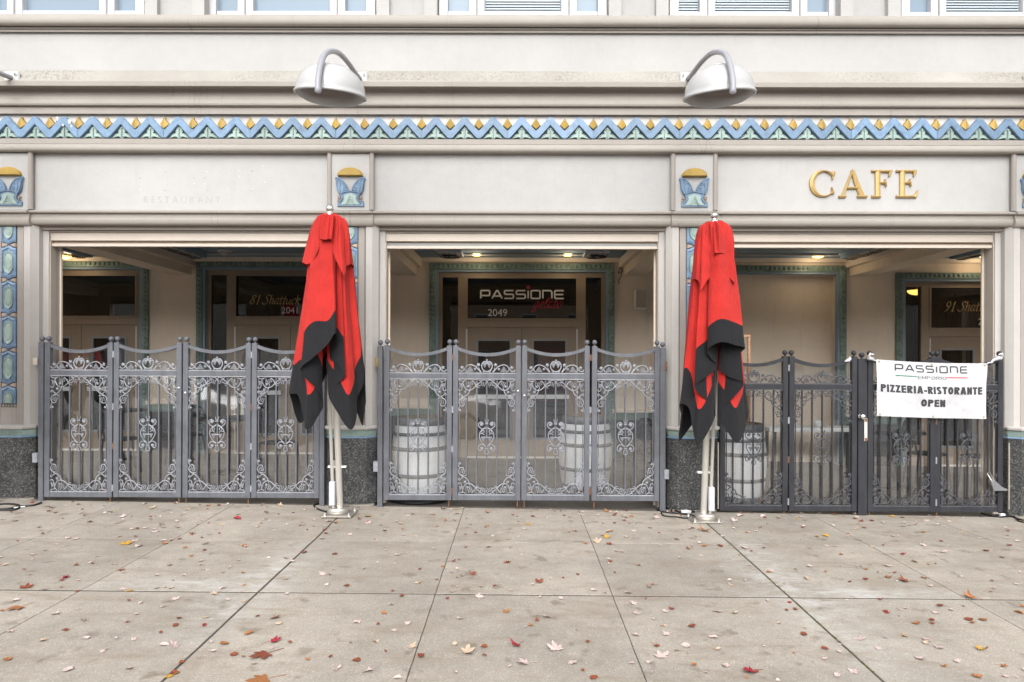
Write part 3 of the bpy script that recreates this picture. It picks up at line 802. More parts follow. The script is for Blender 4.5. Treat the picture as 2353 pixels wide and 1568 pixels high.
    loft([(0.283, 0.085, -0.077, zg0+0.002), (0.287, 0.085, -0.081, zg0+0.010), (0.280, 0.085, -0.075, zg0+0.020)], 'blue_bead', M['blue'])
    zf = PZ(1146 + (X-PIL[1])/(PIL[3]-PIL[1])*24.6, -0.07)
    loft([(0.280, 0.085, -0.074, zf), (0.280, 0.085, -0.074, zg0+0.001)], 'granite_plinth', M['granite'])
    loft([(0.255, 0.06, -0.045, G(X, -0.05)-0.04), (0.255, 0.06, -0.045, zf)], 'foot', M['foot'])

# -- roller shutter boxes and guide rails in each bay
for k in range(5):
    xa, xb = PIL[k]+66*px_, PIL[k+1]-66*px_
    Y = 0.12
    zt_, zm = PZ(534, Y), PZ(556, Y)
    b = MB(); b.box(xa, xb, Y, 0.205, zm, zt_, 0, 0.004); b.box(xa+0.004, xb-0.004, Y-0.006, Y-0.001, zm+0.006, zm+0.018)
    sh = b.build('shutter_box', M['frame_tan'], bld)
    for (x0, x1) in ((xa-0.006, xa+0.055), (xb-0.055, xb+0.006)):
        c = MB(); c.box(x0, x1, Y-0.012, 0.20, G((x0+x1)/2, 0), zm-0.001, 0, 0.003); c.build('guide_rail', M['frame_tan'], sh)
    c = MB(); c.box(xa+0.056, xb-0.056, Y+0.03, Y+0.05, PZ(560, Y), zm-0.002); c.build('shutter_slat', M['frame_brown'], sh)
    dz = 0.0 if k == 2 else 0.018
    c = MB(); c.box(xa+0.057, xb-0.057, Y+0.005, Y+0.06, PZ(572, Y)+dz, PZ(565.5, Y)+dz, 0, 0.002); c.build('bottom_bar', M['frame_tan'], sh)
    c = MB(); c.box(xa+0.057, xb-0.057, Y+0.025, Y+0.055, PZ(565.5, Y)+dz, PZ(559, Y)); c.build('shutter_slat', M['grey_trim'] if k == 2 else M['frame_brown'], sh)

# -- porch: ceiling, beams, back wall with entrances
YB = 3.55; SB = (D+YB)/F; ZCL = 3.27
b = MB(); b.box(XL, XR, 0.35, 3.9, ZCL, ZCL+0.03); b.build('porch_ceiling', M['porch_blue'], bld)
b = MB()
for x in (XL, XR-0.1): b.box(x, x+0.1, 0.0, 3.9, -0.4, 3.26)
b.build('end_wall', M['porch'], bld)
for X in PIL:
    b = MB(); b.box(X-0.17, X+0.17, 0.36, YB-0.001, 2.99, ZCL-0.001); bm_ = b.build('ceiling_beam', M['porch'], bld)
    for s in (-1, 1):
        c = MB(); xa = X+s*0.171; xb_ = X+s*0.25; c.box(min(xa, xb_), max(xa, xb_), 0.361, YB-0.002, 3.12, ZCL-0.002, 0, 0.01); c.build('beam_moulding', M['porch'], bm_)
for k in range(5):   # ceiling cornice along back and front of each bay
    xa, xb = PIL[k]+0.252, PIL[k+1]-0.252
    for ya, yb_ in ((YB-0.10, YB-0.001), (0.363, 0.48)):
        b = MB(); b.box(xa, xb, ya, yb_, ZCL-0.07, ZCL-0.003); b.build('ceiling_cornice', M['porch'], bld)
    b = MB(); b.box(xa+0.3, xb-0.3, YB-0.52, YB-0.44, ZCL-0.03, ZCL-0.001, 0, 0.008); b.box(xa+0.3, xa+0.36, 0.9, YB-0.53, ZCL-0.03, ZCL-0.001, 0, 0.008); b.box(xb-0.36, xb-0.3, 0.9, YB-0.53, ZCL-0.03, ZCL-0.001, 0, 0.008)
    b.build('ceiling_trim', M['stucco'], bld)
OPEN = [(-8.63, -5.99, 0.03), (-5.21, -2.20, 0.03), (-1.42, 1.59, 0.0), (2.36, 5.36, -0.03), (6.17, 9.17, -0.14)]
ed = [XL] + [e for o_ in OPEN for e in (o_[0]+0.1, o_[1]-0.1)] + [XR]
for i in range(0, len(ed), 2):
    x0, x1 = ed[i], ed[i+1]
    b = MB(); b.box(x0, x1, YB, 3.92, -0.3, 3.26); wl = b.build('porch_wall', M['porch'], bld)
    gz = G((x0+x1)/2, 1)
    if i: x0 += 0.0; 
    c = MB(); c.box(x0+0.06, x1-0.06, YB-0.06, YB-0.001, gz+0.79, gz+0.85, 0, 0.008); c.build('dado_cap', M['porch'], wl)
    c = MB(); c.box(x0+0.075, x1-0.075, YB-0.045, YB-0.002, gz+0.67, gz+0.788, 0, 0.008); c.build('dado_course', M['porch_green'], wl)
    c = MB(); c.box(x0+0.075, x1-0.075, YB-0.05, YB-0.003, gz-0.05, gz+0.668); c.build('dado_base', M['granite'], wl)
for (x0, x1, dz) in OPEN:
    b = MB(); b.box(x0+0.1, x1-0.1, YB, 3.92, 3.08+dz, 3.26); b.build('porch_wall', M['porch'], bld)
def surround(x0, x1, dz):
    gz = G((x0+x1)/2, 1); zt_ = 3.185+dz
    s = MB()
    s.box(x0, x0+0.105, YB-0.055, YB-0.0005, gz, zt_, 0, 0.01); s.box(x1-0.105, x1, YB-0.055, YB-0.0005, gz, zt_, 0, 0.01); s.box(x0+0.106, x1-0.106, YB-0.055, YB-0.0005, zt_-0.105, zt_, 0, 0.01)
    so = s.build('glazed_surround', M['porch_green'], bld)
    r = MB(); n = int((x1-x0-0.12)/0.075)
    for k in range(n):
        xx = x0+0.06+(x1-x0-0.12)*(k+0.5)/n; r.sphere((xx, YB-0.055, zt_-0.05), 0.033, 6, 0, (0.9, 0.5, 1.0))
    m_ = int((zt_-gz)/0.075)
    for k in range(m_):
        zz = gz+(k+0.5)*0.075
        if zz > zt_-0.1: break
        for xx in (x0+0.05, x1-0.05): r.sphere((xx, YB-0.055, zz), 0.033, 6, 0, (1.0, 0.5, 0.9))
    r.build('egg_moulding', M['porch_green'], so)
    l = MB(); l.box(x0+0.106, x0+0.14, YB-0.035, YB+0.06, gz, zt_-0.107); l.box(x1-0.14, x1-0.106, YB-0.035, YB+0.06, gz, zt_-0.107); l.box(x0+0.141, x1-0.141, YB-0.035, YB+0.06, zt_-0.14, zt_-0.107)
    l.build('blue_fillet', M['porch_blue'], so)
    return so
panes = {}
def entrance(key, x0, x1, xc, dz):
    so = surround(x0, x1, dz); gz = G(xc, 1); Yd = YB+0.06
    xi0, xi1 = x0+0.141, x1-0.141; zt_ = 3.044+dz
    zt1, zt0, zd, zg1 = 2.965+dz, 2.275+dz, 2.149+dz, 1.957+dz
    fr_ = MB()
    tr_ = (xc-0.905, xc+0.905)
    fr_.box(xi0, xi1, Yd-0.02, Yd+0.08, zt1, zt_)                       # head
    sl = []
    for (a, c_) in ((xi0, tr_[0]), (tr_[1], xi1)):
        left = a == xi0
        if c_-a > 0.30:
            p0, p1 = (a+0.06, c_-0.14) if left else (a+0.14, c_-0.06)
            fr_.box(a, p0, Yd-0.02, Yd+0.08, gz, zt1-0.0005); fr_.box(p1, c_, Yd-0.02, Yd+0.08, gz, zt1-0.0005)
            fr_.box(p0, p1, Yd-0.02, Yd+0.08, gz, gz+0.35); sl.append((p0, p1))
        else: fr_.box(a, c_, Yd-0.02, Yd+0.08, gz, zt1-0.0005)
    fr_.box(tr_[0]+0.0005, tr_[1]-0.0005, Yd-0.02, Yd+0.08, zd+0.004, zt0)
    for (a, c_, za, zb2) in [(tr_[0], tr_[1], zt0, zt1)]:
        e = 0.018
        fr_.box(a, c_, Yd-0.03, Yd-0.0205, zb2-e, zb2+0.012); fr_.box(a, c_, Yd-0.03, Yd-0.0205, za-0.012, za+e)
        fr_.box(a-0.012, a+e, Yd-0.03, Yd-0.0205, za+e, zb2-e); fr_.box(c_-e, c_+0.012, Yd-0.03, Yd-0.0205, za+e, zb2-e)
    fo = fr_.build('door_frame', M['frame_brown'], bld)
    for (p0, p1) in sl:
        c = MB(); c.box(p0-0.002, p1+0.002, Yd+0.02, Yd+0.03, gz+0.34, zt1+0.002); c.build('sidelight_pane', M['shop_glass'], fo)
    c = MB(); c.box(tr_[0]-0.002, tr_[1]+0.002, Yd+0.015, Yd+0.025, zt0-0.002, zt1+0.002); tp = c.build('transom_pane', M['shop_glass'], bld)
    panes[key] = (tp, Yd+0.015, xc, zt0)
    for s in (-1, 1):
        a, c_ = (xc-0.90, xc-0.004) if s < 0 else (xc+0.004, xc+0.90)
        g0, g1 = (xc-0.745, xc-0.165) if s < 0 else (xc+0.165, xc+0.745)
        d_ = MB(); zb0 = gz+0.012; zg0 = gz+0.31; y0, y1 = Yd-0.012, Yd+0.035
        d_.box(a, c_, y0, y1, zg1, zd); d_.box(a, c_, y0, y1, zb0, zg0); d_.box(a, g0, y0, y1, zg0, zg1); d_.box(g1, c_, y0, y1, zg0, zg1)
        do = d_.build('door', M['door_brown'], bld)
        e = 0.032; q = MB(); yb = y0-0.008
        q.box(g0, g1, yb, y0+0.02, zg1-e, zg1-0.0005); q.box(g0, g1, yb, y0+0.02, zg0+0.0005, zg0+e); q.box(g0+0.0005, g0+e, yb, y0+0.02, zg0+e, zg1-e); q.box(g1-e, g1-0.0005, yb, y0+0.02, zg0+e, zg1-e)
        q.build('glazing_bead', M['grey_trim'], do)
        q = MB(); q.box(g0+0.01, g1-0.01, y0+0.022, y0+0.030, zg0+0.01, zg1-0.01); q.build('door_pane', M['shop_glass'], do)
        q = MB(); q.box(g0-0.03, g1+0.03, y0-0.07, y0-0.035, gz+0.98, gz+1.05, 0, 0.006); q.build('push_bar', M['white'], do)
        q = MB(); xe = a-0.004 if s < 0 else c_+0.004; q.box(xe-0.012, xe+0.012, y0-0.016, y0+0.001, zb0, zd-0.03); q.build('weatherstrip', M['door_strip'], do)
        q = MB(); q.box(a, c_, y0-0.015, y0-0.0005, gz+0.003, gz+0.035); q.build('sill_strip', M['door_strip'], do)
entrance('A', OPEN[0][0], OPEN[0][1], -7.13, 0.03)
entrance('B', OPEN[1][0], OPEN[1][1], -3.705, 0.03)
entrance('M', OPEN[2][0], OPEN[2][1], 0.085, 0.0)
entrance('D', OPEN[4][0], OPEN[4][1], 7.67, -0.14)
so = surround(OPEN[3][0], OPEN[3][1], -0.03)
b = MB(); b.box(OPEN[3][0]+0.1, OPEN[3][1]-0.1, 3.80, 3.90, -0.3, 3.1); b.build('niche_wall', M['porch'], bld)
# dim rooms behind the glass
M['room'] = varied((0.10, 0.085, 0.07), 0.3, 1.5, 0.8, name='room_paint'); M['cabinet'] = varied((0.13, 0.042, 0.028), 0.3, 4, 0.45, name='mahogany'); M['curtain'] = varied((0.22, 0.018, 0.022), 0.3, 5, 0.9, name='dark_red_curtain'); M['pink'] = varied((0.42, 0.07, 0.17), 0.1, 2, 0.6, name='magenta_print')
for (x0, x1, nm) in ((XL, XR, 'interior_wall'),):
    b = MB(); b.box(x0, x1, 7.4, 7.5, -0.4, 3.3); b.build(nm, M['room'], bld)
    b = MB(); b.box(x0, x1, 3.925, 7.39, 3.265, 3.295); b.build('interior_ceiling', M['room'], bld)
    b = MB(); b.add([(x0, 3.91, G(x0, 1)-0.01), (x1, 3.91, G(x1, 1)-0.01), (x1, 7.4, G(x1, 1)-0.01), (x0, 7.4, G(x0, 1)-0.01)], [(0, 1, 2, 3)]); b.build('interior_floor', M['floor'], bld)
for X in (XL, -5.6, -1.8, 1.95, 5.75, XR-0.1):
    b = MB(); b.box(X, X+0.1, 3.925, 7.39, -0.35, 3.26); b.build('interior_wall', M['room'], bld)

# ================================================================== gates
GW, GH = 0.725, 1.655
Z3 = 0.003575/6.817; Z4 = 0.003575/5.407
def cluster_mesh(nm, w, h, rows, r, taper=True):
    b = MB()
    for i in range(rows):
        n = max(1, rows-i) if taper else 3
        for j in range(n):
            b.sphere(((j-(n-1)/2)*w/rows*1.25, random.uniform(-0.002, 0.002), h/2-h*i/max(1, rows-1)), r, 6)
    return b.mesh(nm)
def leaf_mesh(nm, r):
    b = MB(); pts = []
    for k in range(10):
        a = math.pi*2*k/10; rr = r*(1.0 if k % 2 == 0 else 0.55); pts.append((math.cos(a)*rr, math.sin(a)*rr))
    n = len(pts); vs = [(x, 0.0, z) for x, z in pts] + [(0, -0.007, 0), (0, 0.003, 0)]
    b.add(vs, [(i, (i+1) % n, n) for i in range(n)] + [((i+1) % n, i, n+1) for i in range(n)]); return b.mesh(nm)
CAST = {}
def ornament_meshes(mat, key):
    c = {}
    c['grape'] = cluster_mesh('grape_cluster', 0.036, 0.034, 4, 0.0062); c['round'] = cluster_mesh('grape_cluster', 0.045, 0.030, 3, 0.0068, False)
    c['pyramid'] = cluster_mesh('grape_cluster', 0.062, 0.046, 5, 0.0066); c['leaf'] = leaf_mesh('vine_leaf', 0.023); c['small'] = leaf_mesh('vine_leaf', 0.018)
    curves = [([(700, 560), (640, 600), (590, 650), (520, 715), (450, 738), (385, 715), (345, 650), (325, 590), (345, 555)], 1), ([(590, 655), (640, 650), (695, 630)], .8), ([(510, 540), (565, 590), (590, 640)], 1),
              ([(460, 742), (440, 800), (390, 850), (345, 870), (300, 840), (258, 800), (240, 830), (262, 848)], 1), ([(345, 868), (290, 910), (252, 945), (245, 1000), (285, 1058), (335, 1055), (350, 1020)], 1),
              ([(232, 715), (250, 745), (290, 740), (305, 700), (330, 620)], .8), ([(235, 525), (300, 555), (365, 548), (375, 525)], .8), ([(650, 530), (690, 545), (770, 525), (800, 560), (808, 592)], .8), ([(300, 915), (350, 900), (395, 905), (400, 925)], .7), ([(250, 985), (232, 960)], .7),
              ([(260, 1060), (240, 1110), (226, 1190)], .8), ([(450, 740), (480, 690), (470, 640)], .7), ([(585, 655), (640, 690), (660, 675)], .6)]
    for sx_ in (-1, 1):
        for sz_ in (-1, 1):
            b = MB()
            for path, k in curves:
                b.tube([(-sx_*(812-x)*Z3, 0, sz_*(515-y)*Z3) for x, y in crom(path, 3)], 0.0060*k, 5)
            c[('corner', sx_, sz_)] = b.mesh('corner_scroll')
    b = MB()
    for s in (-1, 1):
        for path, k in (([(690, 388), (640, 330), (580, 268), (480, 234), (405, 258), (366, 315), (385, 365), (425, 385)], 1), ([(375, 285), (335, 350), (285, 372), (243, 352), (258, 332)], 1),
                        ([(815, 205), (780, 168), (735, 185), (708, 250), (722, 320), (770, 362), (815, 374)], 1.1), ([(700, 380), (660, 330), (655, 290)], .8), ([(735, 350), (760, 392)], 1)):
            b.tube([((x-815)*s*Z3, 0, (395-y)*Z3) for x, y in crom(path, 3)], 0.0064*k, 5)
    b.sphere((0, 0, (395-140)*Z3), 0.011, 7); b.tube([(0, 0, (395-150)*Z3), (0, 0, (395-205)*Z3)], 0.006, 5)
    c['crest'] = b.mesh('crest_scroll')
    b = MB()
    for s in (-1, 1):
        for path, k in (([(12, 275), (70, 292), (125, 250), (132, 205), (95, 178), (58, 196), (62, 222)], 1), ([(12, 262), (80, 310), (118, 380), (106, 450), (60, 520), (14, 562)], 1), ([(12, 572), (70, 535), (120, 558), (136, 600), (112, 640), (80, 632)], 1),
                        ([(36, 385), (72, 355), (76, 320), (50, 312), (38, 336), (52, 350)], .8), ([(112, 370), (70, 368)], .8), ([(0, 700), (28, 680), (30, 650), (12, 620)], .9), ([(4, 190), (26, 160), (24, 130)], .8)):
            b.tube([(x*s*Z4, 0, (430-y)*Z4) for x, y in crom(path, 3)], 0.0056*k, 5)
    for y in (205, 423, 600): b.tube([(-0.018, -0.002, (430-y)*Z4), (0.018, -0.002, (430-y)*Z4)], 0.007, 6)
    c['medallion'] = b.mesh('centre_scroll')
    for me in c.values(): me.materials.append(mat)
    CAST[key] = c
ornament_meshes(M['iron_cast'], 'grey'); ornament_meshes(M['iron_dark_cast'], 'dark')
ZP1, ZP0, ZM1, ZM0 = GH-0.352, 0.060, GH-0.300, GH-0.352        # panel top/bottom, middle rail
def make_leaf(key):
    mat = M['iron'] if key == 'grey' else M['iron_dark']; cast = CAST[key]; out = []
    S_ = 0.056
    def part(nm, b, m=mat): me = b.mesh(nm); me.materials.append(m); out.append((nm, me, (0, 0, 0), [])); return out[-1]
    for x0 in (0, GW-S_):
        b = MB(); b.box(x0, x0+S_, -0.025, 0.025, 0.0, GH, 0, 0.003); part('stile', b)
        b = MB(); b.lathe([(0.0, GH+0.002), (0.016, GH), (0.009, GH+0.008), (0.009, GH+0.014)], (x0+S_/2, 0, 0), 10); b.sphere((x0+S_/2, 0, GH+0.039), 0.0275, 14); part('ball_finial', b)
    b = MB(); n = 14; th = 0.036
    pts = []
    for i in range(n+1):
        t_ = i/n; x = S_+(GW-2*S_)*t_; z = GH-0.018-0.062*(1-(2*t_-1)**2); pts.append((x, z))
    vs = []
    for x, z in pts: vs += [(x, -0.020, z), (x, -0.020, z-th), (x, 0.020, z-th), (x, 0.020, z)]
    fs = [(i*4+k, i*4+(k+1) % 4, (i+1)*4+(k+1) % 4, (i+1)*4+k) for i in range(n) for k in range(4)]
    b.add(vs, fs); part('top_rail', b)
    b = MB(); b.box(S_, GW-S_, -0.022, 0.022, ZM0, ZM1, 0, 0.003); part('middle_rail', b)
    b = MB(); b.box(S_, GW-S_, -0.022, 0.022, 0.0, 0.054, 0, 0.003); part('bottom_rail', b)
    xc = GW/2
    for k in range(-2, 3):
        b = MB(); x = xc+k*0.1085; b.box(x-0.0075, x+0.0075, -0.004, 0.011, 0.0545, ZM0-0.0005, 0, 0.001); part('bar', b)
    # flat edging round the ornament panel
    b = MB()
    b.box(S_+0.001, GW-S_-0.001, -0.019, -0.004, 0.0545, 0.064); b.box(S_+0.001, GW-S_-0.001, -0.019, -0.004, ZM0-0.011, ZM0-0.0005); part('edge_strip', b)
    me = b.mesh('x'); out.pop()
    for (z0, z1) in ((0.0545, 0.064), (ZM0-0.011, ZM0-0.0005), (ZM1+0.0005, ZM1+0.010)):
        b = MB(); b.box(S_+0.001, GW-S_-0.001, -0.019, -0.004, z0, z1); part('edge_strip', b, M['iron_cast'] if key == 'grey' else M['iron_dark_cast'])
    for x in (S_+0.012, GW-S_-0.020):
        b = MB(); b.box(x, x+0.008, -0.012, -0.002, 0.065, ZM0-0.012); part('edge_strip', b)
    yo = -0.014
    for sx_ in (-1, 1):
        for sz_ in (-1, 1):
            zz = (ZM0-0.010) if sz_ > 0 else 0.064
            kids = []
            for (x, y, kd, rot) in ((740, 610, 'round', .3), (480, 602, 'round', -.4), (288, 640, 'grape', .1), (330, 982, 'round', .3), (375, 770, 'small', 0), (272, 1145, 'small', .5), (430, 660, 'small', .3)):
                kids.append(('grape_cluster' if kd in ('round', 'grape') else 'vine_leaf', cast[kd], (-sx_*(812-x)*Z3, -0.004, sz_*(515-y)*Z3), rot*sx_))
            out.append(('corner_scroll', cast[('corner', sx_, sz_)], (xc, yo, zz), kids))
    kids = []
    for s in (-1, 1):
        for (x, y, kd, rot) in ((470, 325, 'pyramid', math.pi), (768, 250, 'grape', 0), (640, 235, 'leaf', .3), (310, 292, 'leaf', .5), (572, 322, 'small', .2), (770, 212, 'small', 0)):
            kids.append(('vine_leaf' if kd in ('leaf', 'small') else 'grape_cluster', cast[kd], ((x-815)*s*Z3, -0.004, (395-y)*Z3), rot*s))
    out.append(('crest_scroll', cast['crest'], (xc, yo, ZM1+0.010), kids))
    kids = []
    for s in (-1, 1):
        for (x, y, kd, rot) in ((54, 445, 'grape', 0), (86, 216, 'leaf', .3), (78, 600, 'leaf', .1)):
            kids.append(('vine_leaf' if kd == 'leaf' else 'grape_cluster', cast[kd], (x*s*Z4, -0.004, (430-y)*Z4), rot*s))
    out.append(('centre_scroll', cast['medallion'], (xc, -0.012, 0.67), kids))
    b = MB(); b.box(S_-0.01, GW-S_+0.01, 0.024, 0.028, 0.03, ZM0+0.01); part('clear_sheet', b, M['acrylic'])
    b = MB(); pts2 = [(x, z-0.02) for x, z in pts] + [(GW-S_, ZM1-0.01), (S_, ZM1-0.01)]; b.poly(pts2, 0.024, 0.028); part('clear_sheet', b, M['acrylic'])
    return out
LEAFP = {'grey': make_leaf('grey'), 'dark': make_leaf('dark')}
YG = -0.045
hinge = MB()
hinge.tube([(0, 0, -0.035), (0, 0, 0.035)], 0.010, 8); hinge.box(-0.016, 0.016, 0.002, 0.006, -0.03, 0.03)
hinge_me = hinge.mesh('hinge'); hinge_me.materials.append(M['iron_cast']); hinge_rust = hinge.mesh('hinge'); hinge_rust.materials.append(M['rust'])
pin = MB(); pin.tube([(0, 0, 0.06), (0, 0, -0.075)], 0.007, 6); pin_me = pin.mesh('drop_bolt'); pin_me.materials.append(M['rust'])
def gate_leaf(u0, vbot, key, label, hinge_side, slope=0.0, pins=(1,), lock=False):
    p = P(u0, vbot, YG)
    root = thing('gate_leaf', label, 'gate', p, 0, 'ornamental iron gate leaves')
    root.rotation_euler = (0, slope, 0)
    for nm, me, loc, kids in LEAFP[key]:
        o = link(nm, me, root, loc)
        for kn, km, kl, kr in kids: link(kn, km, o, kl, (0, kr, 0))
    x = GW+0.007 if hinge_side > 0 else -0.007
    if hinge_side:
        for q, z in enumerate((0.10, 0.55, 0.97, 1.53)): link('hinge', hinge_rust if (q+int(u0)) % 3 == 1 else hinge_me, root, (x, -0.020, z))
    for s in pins: link('drop_bolt', pin_me, root, (0.03 if s < 0 else GW-0.03, 0.0, 0.0))
    if lock:
        b = MB(); x = GW-0.028 if lock > 0 else 0.028
        b.lathe([(0, -0.036), (0.010, -0.036), (0.014, -0.030), (0.014, -0.024)], (x, 0, 1.17-(0.05 if lock < 0 else 0)), 12, axis='y'); b.build('lock_cylinder', M['chrome'], root)
    return root
post_n = 0
def gate_post(u0, u1, vtop, label, key='grey', ball=True, y1=0.03):
    xa, xb = PX(u0, YG), PX(u1, YG); zt_ = PZ(vtop, YG); z0 = G(xa, -0.05)-0.01
    root = thing('gate_post', label, 'post', ((xa+xb)/2, YG, z0), 0, 'gate posts')
    h = zt_-z0; w_ = (xb-xa)/2
    b = MB(); b.box(-w_, w_, -0.028, y1, 0, h, 0, 0.003); b.build('shaft', M['iron'] if key == 'grey' else M['iron_dark'], root)
    if ball:
        b = MB(); b.lathe([(0.016, h), (0.009, h+0.008), (0.009, h+0.014)], (0, 0, 0), 10); b.sphere((0, 0, h+0.039), 0.0275, 14); b.build('ball_finial', M['iron'] if key == 'grey' else M['iron_dark'], root)
    return root
gate_post(92, 103.5, 789, 'slim grey gate post at far left beside the granite plinth')
gate_leaf(105, 1141.5, 'grey', 'grey iron gate leaf at far left, next to the left granite plinth', 1, 0.004, (1,))
gate_leaf(263.5, 1142, 'grey', 'grey iron gate leaf in left bay, second from the left', 0, 0.003, (1,), 1)
gate_leaf(422, 1143, 'grey', 'grey iron gate leaf in left bay, third from the left', 1, 0.003, (-1, 1), -1)
gate_leaf(579.5, 1143.5, 'grey', 'grey iron gate leaf partly hidden by the left closed umbrella', 0, 0.003, ())
gate_post(736, 747, 792, 'slim grey gate post behind the left umbrella pole')
gate_post(868.5, 880, 796, 'slim grey gate post at the left edge of the middle bay')
gate_leaf(883, 1148.5, 'grey', 'grey iron gate leaf in front of the left white barrel of the middle bay', 1, 0.003, (1,))
gate_leaf(1040.5, 1149, 'grey', 'grey iron gate leaf in middle bay, second from the left', 0, 0.003, (1,), 1)
gate_leaf(1198.5, 1149.5, 'grey', 'grey iron gate leaf in middle bay, third from the left', 1, 0.003, (-1,), -1)
gate_leaf(1359, 1150.5, 'grey', 'grey iron gate leaf at the right end of the middle bay', 0, 0.003, (-1,))
gate_post(1516, 1528.5, 800, 'slim grey gate post left of the plinth with coiled cables')
gate_leaf(1653, 1173, 'dark', 'charcoal iron gate leaf right of the right-hand umbrella, before a barrel', 1, 0.003, (1,))
gate_leaf(1811.5, 1174, 'dark', 'charcoal iron gate leaf left of the door knob post', 0, 0.002, ())
gate_post(1969.5, 1990, 823, 'wide charcoal gate post with round knob beside the banner', 'dark')
gate_leaf(1991.5, 1175, 'dark', 'charcoal iron gate leaf behind the left half of the white banner', 1, 0.002, (-1,))
gate_leaf(2146, 1175.5, 'dark', 'charcoal iron gate leaf behind the right half of the white banner', 0, 0.002, (-1,))
# knob and strike plate on the wide post
kp = P(1977, 957, YG-0.03)
root = thing('door_knob', 'silver round knob on the wide charcoal gate post', 'knob', kp)
b = MB(); b.lathe([(0.026, 0), (0.026, -0.006), (0.012, -0.010), (0.012, -0.030), (0.026, -0.038), (0.030, -0.055), (0.022, -0.068), (0.0, -0.072)], (0, 0, 0), 16, axis='y'); b.build('knob', M['chrome'], root)
p = P(1989.5, 988, YG-0.033); b = MB(); b.box(-0.016, 0.016, -0.006, 0.004, -0.12, 0.12, 0, 0.002); b.box(-0.012, 0.012, -0.0075, -0.006, -0.118, -0.085, 1); b.box(-0.012, 0.012, -0.0075, -0.006, 0.085, 0.118, 1)
o = b.build('strike_plate', [M['door_strip'], M['rust']]); o.location = p; tag(o, 'rust-edged pale metal strike plate below the knob', 'lock plate')
for u, v, nm in ((83, 1050, 'left'), (866, 1050, 'middle'), (1531, 1110, 'right')): pass

# ================================================================== closed umbrellas
def canopy_strip(hem, top_r, ztop, rows, band_rows, sag):
    """hem: list of (x, y, z, band) control points going round; returns main and border meshes"""
    C_ = crom(hem, 9, True); N = len(C_)
    main, bord = MB(), MB()
    L_ = 0; 
    cxm = sum(p[0] for p in C_)/N; cym = sum(p[1] for p in C_)/N
    def ptop(i):
        x, y = C_[i][0]-cxm, C_[i][1]-cym; a0 = 2*math.pi*i/N
        r = top_r*(1.0+0.16*math.sin(11*a0))
        l = math.hypot(x, y) or 1
        return Vector((x/l*r*0.8+x*0.12, y/l*r*0.8+y*0.12, ztop-0.012-0.016*abs(math.sin(5.5*a0))))
    def pt(i, t_):
        h = Vector(C_[i][:3]); a = ptop(i); p = a.lerp(h, t_)
        k = sag*math.sin(math.pi*min(1, t_*1.15))
        p.x += (p.x-cxm*t_)*k; p.y += (p.y-cym*t_)*k
        w_ = 0.010*t_*noise.noise((p.x*9, p.y*9, p.z*2.2)) ; p.x += w_; p.y += 0.8*w_
        a0 = 2*math.pi*i/N; od = Vector((p.x-cxm*t_, p.y-cym*t_, 0)); od.normalize() if od.length > 1e-4 else None
        p += od*(0.034*(1-1.6*abs(math.sin(6*a0+1.1*math.sin(3*a0)+0.25*t_)))*min(1, t_*3)*(1-0.70*t_))
        if t_ < 0.1: q = t_/0.1; p.x *= 0.55+0.45*math.sqrt(q); p.y *= 0.55+0.45*math.sqrt(q)
        return p
    vm = []; vb = []
    for i in range(N):
        ln = (Vector(C_[i][:3])-ptop(i)).length; tb = 1-C_[i][3]/ln
        vm.append([pt(i, tb*k/rows) for k in range(rows+1)])
        vb.append([pt(i, tb+(1-tb)*k/band_rows) for k in range(band_rows+1)])
    for mb, V in ((main, vm), (bord, vb)):
        n = len(V[0]); mb.add([p for r in V for p in r], [(i*n+k, ((i+1) % N)*n+k, ((i+1) % N)*n+k+1, i*n+k+1) for i in range(N) for k in range(n-1)], 0, True)
    return main, bord
HEM_R = [(-.150, -.20, .787, .30), (-.05, -.17, .93, .27), (.015, -.085, 1.075, .24), (-.08, -.17, 1.20, .24), (-.190, -.235, 1.335, .24), (-.06, -.19, 1.44, .22), (.03, -.11, 1.525, .2), (-.03, -.20, 1.61, .2), (-.068, -.265, 1.69, .20), (.06, -.31, 1.765, .20), (.22, -.28, 1.735, .2), (.285, -.22, 1.70, .20), (.17, -.17, 1.60, .2),
         (.045, -.115, 1.515, .2), (.15, -.18, 1.43, .22), (.285, -.21, 1.365, .24), (.16, -.17, 1.22, .24), (.03, -.09, 1.07, .24), (.12, -.15, .93, .27), (.225, -.18, .80, .30), (.29, -.08, .93, .3), (.335, -.02, 1.11, .26), (.30, .10, .98, .28), (.25, .18, .83, .30), (.16, .14, 1.15, .24), (.05, .22, 1.5, .2), (-.10, .14, 1.15, .24), (-.30, .16, .84, .3), (-.335, .04, .86, .30), (-.315, -.04, 1.02, .26), (-.335, -.10, 1.16, .26), (-.24, -.13, 1.14, .26), (-.22, -.16, .95, .28)]
